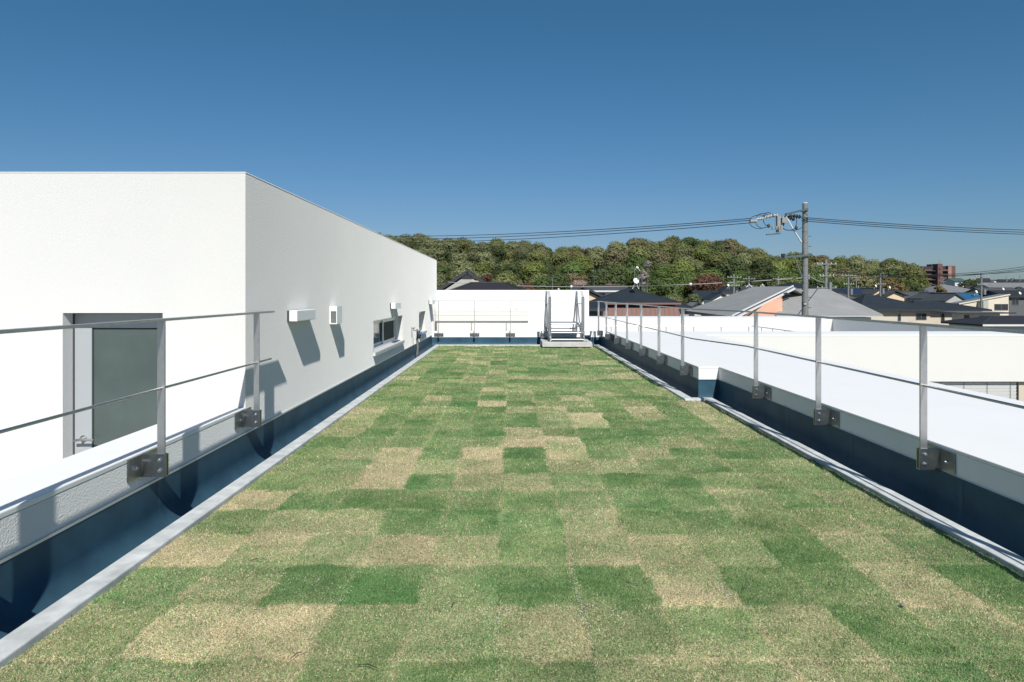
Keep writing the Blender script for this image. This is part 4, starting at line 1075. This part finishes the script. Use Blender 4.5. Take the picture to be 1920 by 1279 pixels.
MB().raw([W(1469,552.5,57.6), W(1484,552.5,57.9), W(1475,548,58.1), W(1469,550,58.1)], [(0,1,2,3)]).build('corner_flashing', M['rnavy'], t)
MB().box(R[0].x+.4, R[1].x-.6, 57.9, 64, GRD, R[0].z-.23).build('wall', M['wwhite'], t)
MB().box(D_.x+.6, P_[1].x, 58.4, 66, GRD, D_.z-.5).build('wall', M['wpeach'], t)
# E
house('white gabled house with navy roof beyond the pyramid roof', 1308, 1358, 546, 560, 165, 10, 'gable_x', M['wlight'], M['rnavy'], windows=((1314,1318,562,567),(1324,1328,562,567)))
house('small white gable wing with two windows left of the grey roof', 1333, 1374, 549.5, 561, 155, 8, 'gable_y', M['wwhite'], M['rnavy'], windows=((1349,1352,559,564),(1357,1360,559,564)))
house('cream house with navy hipped roof behind the white gable wing', 1353, 1397, 536.5, 548, 185, 10, 'hip', M['wcream'], M['rnavy'])
house('white roofed shed low beside the pale tree', 1298, 1322, 566, 575, 110, 5, 'gable_y', M['wcream'], M['rlight'])
house('navy hipped roof showing just over the grey ridge behind the pole', 1472, 1546, 531, 541, 90, 8, 'hip', M['wlight'], M['rnavy'])
# right of the pole
house('dark roofed house with solar panels left of the tan gable', 1562, 1642, 541, 552, 150, 9, 'gable_x', M['wgrey'], M['rnavy'])
t = house('tan gabled house behind the navy hipped roof', 1634, 1667, 541, 552, 146, 9, 'gable_y', M['wtan'], M['rmid'], ov=.3)
house('second tan gabled house with broad dark eaves', 1660, 1704, 544, 554, 142, 9, 'gable_y', M['wtan'], M['rmid'], ov=.6, ridge_shift=.45)
house('grey roofed house low at the left edge of the town view', 1560, 1612, 549, 560, 125, 8, 'hip', M['wgrey'], M['rmid'])
t = house('beige house with navy hipped roof and four windows behind the near right rail', 1612, 1762, 554.5, 580.5, 93, 9.5, 'hip', M['wbeige'], M['rnavy'], windows=((1683,1689,588,602),(1717,1737,587,600)), ov=.8, ridge_shift=.36)
t = house('right half of the beige house under a lower navy hipped roof', 1712, 1860, 564, 581.5, 95, 8.5, 'hip', M['wbeige'], M['rnavy'], windows=((1764,1771,587,603),), ov=.9, ridge_shift=.36)
house('grey flat porch roof beside the beige house', 1803, 1905, 590, 586, 88, 5, 'flat', M['wlight'], M['rlight'], windows=((1806,1818,590,611),(1836,1850,592,606)), ov=1.2)
house('dark tiled roof low at the right edge of the photo', 1842, 2050, 593.5, 608.5, 62, 6, 'hip', M['wlight'], M['rblack'], fascia=M['wlight'])
t = house('cream house with sloping flat roof and white framed window', 1798, 1894, 551.5, 569, 118, 3.0, 'mono', M['wcream'], M['rlight'], windows=((1864,1890,570,582),), ov=.15, fascia=M['wcream'])
MB().box(WX(1837,117.5), WX(1846.5,117.5), 116.6, 118, WZ(579,117.5), WZ(563.5,117.5)).build('chimney', M['wgrey'], t)
house('house with bright blue metal roof', 1780, 1890, 549.5, 565, 132, 9, 'gable_x', M['wgrey'], M['rblue'])
house('grey gable end standing left of the blue roof', 1771, 1814, 550.5, 564, 130, 8, 'gable_y', M['wgrey'], M['rmid'], ov=.2)
house('white gabled house left of the blue roof', 1741, 1777, 549, 560, 141, 8, 'gable_y', M['wwhite'], M['rmid'], fascia=M['trimw'], ridge_shift=.7)
house('long dark tiled roof left of the white gable', 1676, 1764, 547, 561, 150, 9, 'gable_x', M['wlight'], M['rmid'])
house('wide pale grey hipped roof under the apartment block', 1750, 1856, 533.5, 549, 215, 16, 'hip', M['wgrey'], M['rlight'], ridge_shift=.45)
house('huge grey hall roof at the far right', 1866, 1990, 530, 545, 235, 16, 'gable_x', M['wlight'], M['rlight'])
house('dark two storey house at the right edge beside the cream house', 1888, 1960, 545, 556, 128, 10, 'gable_x', M['wdark'], M['rblack'], windows=((1897,1910,560,572),))
house('charcoal roof between the grey hall and the blue roof', 1850, 1925, 540, 550, 165, 9, 'gable_x', M['wgrey'], M['rmid'])
house('long low green roofed building beside the apartment block', 1790, 1816, 522, 528, 430, 14, 'gable_x', M['wlight'], M['rgreen'])
# far clutter of roofs
specs = []
rs = random.Random(8)
cols_w = [('white','wwhite'),('cream','wcream'),('grey','wgrey'),('beige','wbeige'),('pale grey','wlight')]
cols_r = [('dark','rmid'),('navy','rnavy'),('pale','rlight'),('black','rblack')]
far = [(1738,1752,534,540,300,'gable_y'),(1656,1672,526,533,290,'gable_y'),(1672,1684,527,533,300,'hip'),(1812,1836,524,530,420,'hip'),(1838,1862,522,529,460,'gable_x'),(1860,1874,525,531,440,'gable_y'),(1826,1846,529,535,340,'gable_y'),(1843,1873,528,538,270,'gable_y'),
       (1876,1898,524,529,480,'gable_x'),(1895,1912,522,528,520,'hip'),(1908,1930,524,530,470,'gable_x'),(1800,1812,529,534,380,'hip'),(1856,1880,532,540,250,'hip'),(1815,1840,536,543,250,'gable_x'),(1838,1858,541,549,200,'gable_y'),
       (1720,1742,540,547,220,'hip'),(1598,1616,536,543,210,'hip'),(1615,1634,535,541,230,'gable_x'),(1390,1412,537,544,190,'gable_x'),(1900,1925,555,563,150,'hip'),(1880,1900,540,547,190,'gable_y'),(1905,1932,538,546,200,'hip')]
adj = ['tiny','small','squat','narrow','wide','low']
spots = ['left of the apartment block','beside the wooded hill','behind the tan gables','on the skyline right of the apartment block','on the skyline among dark trees','far out at the right','in front of the far skyline','below the skyline at the right','on the skyline near the right edge','at the right end of the skyline','in the right corner of the skyline','under the apartment block','in front of the green roof','between the far roofs','behind the blue roof','near the bushy trees','behind the panelled roof','between two thin poles','behind the grey roofed house','beside the dark house at the right edge','left of the grey hall','under the grey hall']
for i, (a, b, yr, ye, d, kd) in enumerate(far):
    w = rs.choice(cols_w); r = rs.choice(cols_r)
    if i in (5, 7): w = cols_w[0]; r = cols_r[2]
    house('%s %s house with %s roof %s' % (adj[i % 6], w[0], r[0], spots[i]), a, b, yr, ye, d, (b-a)/F*d*.8, kd, M[w[1]], M[r[1]], ov=.4, windows=(((a*.6+b*.4), (a*.5+b*.5), ye+1.5, ye+4),) if d < 350 else ())
# solar panels on the house left of the tan gable
t = thing('solar_panel', W(1610, 545, 151), 'dark blue solar panel array on the roof left of the tan gable', 'solar panel')
ym = 150+4.5; zr = WZ(541, ym); ze = WZ(552, 150)
def onroof(px, f): y = 150+4.5*f; return Vector((WX(px,150), y, ze+(zr-ze)*f+.08))
for k in range(5):
    a, b = 1594+8*k, 1601.4+8*k
    MB().slab([onroof(a,.12), onroof(b,.12), onroof(b,.9), onroof(a,.9)], .06).build('panel', M['solar'], t)

# apartment block
d = 500.0
t = thing('apartment_block', (WX(1761, d), d+6, terr(0, d)), 'tall red brown apartment block on the skyline at the right', 'apartment block')
gz = terr(0, d)-1
xa, xb, xc, xd, xe = WX(1733.5,d), WX(1756,d), WX(1765,d), WX(1778,d), WX(1791.5,d)
ztop = WZ(499, d)
g = MB().box(xd, xe, d, d+14, gz, WZ(498.5,d)); g.box(xb, xc, d-1.5, d+12, gz, WZ(494.8,d)); g.box(WX(1730,d), xa, d+1, d+14, gz, WZ(500,d))
g.build('wall', M['wred'], t)
MB().box(xa, xb, d+3, d+14, gz, ztop).box(xc, xd, d+2.5, d+14, gz, ztop).build('recessed_wall', M['trimd'], t)  # near black colour stands in for the shade inside the balcony recesses
MB().box(WX(1777.5,d), WX(1784,d), d-.15, d-.02, gz, WZ(499.5,d)).build('sunlit_panel', M['wpink'], t)  # paler copy of the brick colour, painted to look sunlit
for k in range(9):
    z = ztop-.4-3.3*k
    MB().box(xa, xa+(xb-xa)*.55, d-.2, d+2.9, z-3.2, z-2.0).build('balcony', M['wred'], t)
    MB().box(xa+(xb-xa)*.55+.05, xb-.05, d+.6, d+2.9, z-3.2, z-2.9).build('balcony', M['wdark'], t)
    MB().box(xc+.05, xd-.05, d-.2, d+2.4, z-3.2, z-2.0).build('balcony', M['wred'], t)
    MB().box(xb+.6, xb+1.8, d-1.6, d-1.5, z-2.6, z-1.2).build('window', M['housewin'], t)
g = MB().cyl((WX(1768,d), d+4, ztop), (WX(1768,d), d+4, WZ(485,d)), .25, .1, 6); g.cyl((WX(1753.5,d), d+4, ztop), (WX(1753.5,d), d+4, WZ(490,d)), .15, .08, 6)
for k in range(4): g.bar((WX(1768,d)-1.6, d+4, WZ(487+2*k,d)), (WX(1768,d)+1.6, d+4, WZ(487+2*k,d)), .12, .12)
g.build('antenna', M['galv'], t)

# ------------------------------------------------------------------ distant poles, aerials, dishes
def small_pole(px, yt, yb, d, label, arms=2, r=.14):
    x = WX(px, d); zt = WZ(yt, d); gz = terr(0, d)
    t = thing('utility_pole', (x, d, gz), label, 'utility pole', 'distant utility poles')
    MB().cyl((x,d,gz), (x,d,zt), r*1.3, r, 10).build('shaft', M['polec'], t, smooth=True)
    for k in range(arms):
        z = zt-.5-1.3*k; wd = 1.1 if k % 2 == 0 else .8
        a = MB().bar((x-wd,d-.2,z), (x+wd,d-.2,z), .09, .09).build('cross_arm', M['galv'], t)
        g = MB()
        for u in (-wd*.9, -wd*.45, wd*.45, wd*.9): g.cyl((x+u,d-.2,z+.05), (x+u,d-.2,z+.20), .06, .035, 8)
        g.build('insulator', M['porc'], a)
    MB().cyl((x+.35,d-.25,zt-3.4), (x+.35,d-.25,zt-2.5), .22, .22, 10).build('transformer', M['galv'], t, smooth=True)
small_pole(1376, 514, 556, 105, 'thin utility pole left of the grey roof, in front of the red trees', 2)
small_pole(1404, 518, 540, 125, 'thin utility pole rising behind the left end of the grey ridge', 2)
small_pole(1459, 518, 540, 125, 'thin utility pole behind the middle of the grey ridge', 2)
small_pole(1548.5, 487, 543, 75, 'large crowded utility pole with many insulators right of the main pole', 3, .17)
small_pole(1590.5, 511, 558, 105, 'utility pole with white insulators above the grey lower roof', 2)
small_pole(1605.5, 517, 540, 170, 'bare thin pole close right of the pole with white insulators', 1)
small_pole(1650.5, 513, 556, 115, 'utility pole in front of the tan gabled house', 2)
small_pole(1840, 513, 560, 110, 'utility pole rising in front of the blue roof', 2)
small_pole(1768, 518, 540, 230, 'utility pole in front of the apartment block', 2)
small_pole(1887, 517, 530, 420, 'faint pole on the far skyline at the right', 1)
small_pole(1912, 516, 530, 430, 'faint pole on the skyline by the right edge', 1)
def aerial(px, yt, yb, d, label, w=.8, n=3):
    x = WX(px, d); t = thing('tv_aerial', (x, d, WZ(yb, d)), label, 'tv aerial', 'tv aerials on the roofs')
    MB().cyl((x,d,WZ(yb,d)), (x,d,WZ(yt,d)), .028, n=6).build('mast', M['galv'], t)
    g = MB(); z = WZ(yt, d)-.05; g.bar((x-w,d,z), (x+w,d,z), .025, .025)
    for k in range(n*2+1): u = -w+w*k/n; g.bar((x+u,d-.25,z), (x+u,d+.25,z), .02, .02)
    g.build('antenna', M['galv'], t)
aerial(1071, 513, 545, 79, 'tv aerial on a tall mast left of the cherry tree')
aerial(1114, 518, 537, 100, 'tangled tv aerial on the white house roof', .5, 4)
aerial(1190, 503, 543, 69, 'tall tv aerial above the pyramid roof', .45)
aerial(1198.5, 516, 543, 70, 'bare aerial mast beside the satellite dish', .1, 1)
aerial(1204, 522, 545, 70, 'second bare mast right of the satellite dish', .1, 1)
aerial(1036, 520, 545, 60, 'thin mast just above the tall white wall', .15, 1)
def dish(px, py, d, r, label, mount=True):
    c = W(px, py, d); t = thing('satellite_dish', (c.x, c.y, c.z-r*2), label, 'satellite dish', 'satellite dishes on the roofs')
    g = MB(); n = 18; ax = Vector((.35,-.85,.4)).normalized(); a = ax.orthogonal().normalized(); b = ax.cross(a)
    vs = [c]; 
    for ring in (1, 2, 3):
        for i in range(n): u = 6.283*i/n; vs.append(c + (a*math.cos(u)+b*math.sin(u))*r*ring/3 + ax*r*.25*(ring/3)**2)
    fs = [(0, 1+i, 1+(i+1) % n) for i in range(n)]
    for k in (0, 1):
        for i in range(n): fs.append((1+k*n+i, 1+k*n+(i+1) % n, 1+(k+1)*n+(i+1) % n, 1+(k+1)*n+i))
    m = len(vs); vs2 = [v - ax*.03 for v in vs]
    g.raw(vs+vs2, fs+[tuple(m+i for i in f[::-1]) for f in fs]+[(1+2*n+i, 1+2*n+(i+1) % n, m+1+2*n+(i+1) % n, m+1+2*n+i) for i in range(n)])
    g.build('reflector', M['ballw'], t, smooth=True)
    g = MB().cyl(c-b*r*.7*0+Vector((0,0,-r*.6)), c+ax*r*1.1, .02, n=6); g.ball(c+ax*r*1.1, .05, nu=8, nv=6); g.build('arm', M['galv'], t)
    MB().bar(c+Vector((0,.05,0)), c+Vector((-.3,.1,-r*2.6)), .04, .04).bar(c+Vector((0,.05,0)), c+Vector((.3,.1,-r*2.6)), .04, .04).build('bracket', M['ballw'], t)
dish(1192, 527, 68, .30, 'white satellite dish on the peak of the pyramid roof')
dish(1195, 501.5, 69, .13, 'tiny white dish at the top of the tall aerial')
dish(1047.5, 542, 70, .10, 'tiny white dish peeking over the tall wall')
dish(1365.5, 535, 180, .35, 'white dish on the ridge of the navy hipped roof')
dish(1405.5, 534.5, 66.5, .08, 'tiny dish on the left end of the grey ridge')
dish(1430, 534.5, 66.5, .09, 'tiny dish on the middle of the grey ridge')
dish(1642, 536, 148, .25, 'white dish above the tan gabled house')
dish(1668, 539, 144, .25, 'white dish on the eaves right of the tan gable')
dish(1830.5, 547, 134, .28, 'white dish standing on the blue roof')
dish(1881, 542, 160, .3, 'white dish on the charcoal roof at the right')
dish(1912, 550, 130, .3, 'white dish on the dark house at the right edge')
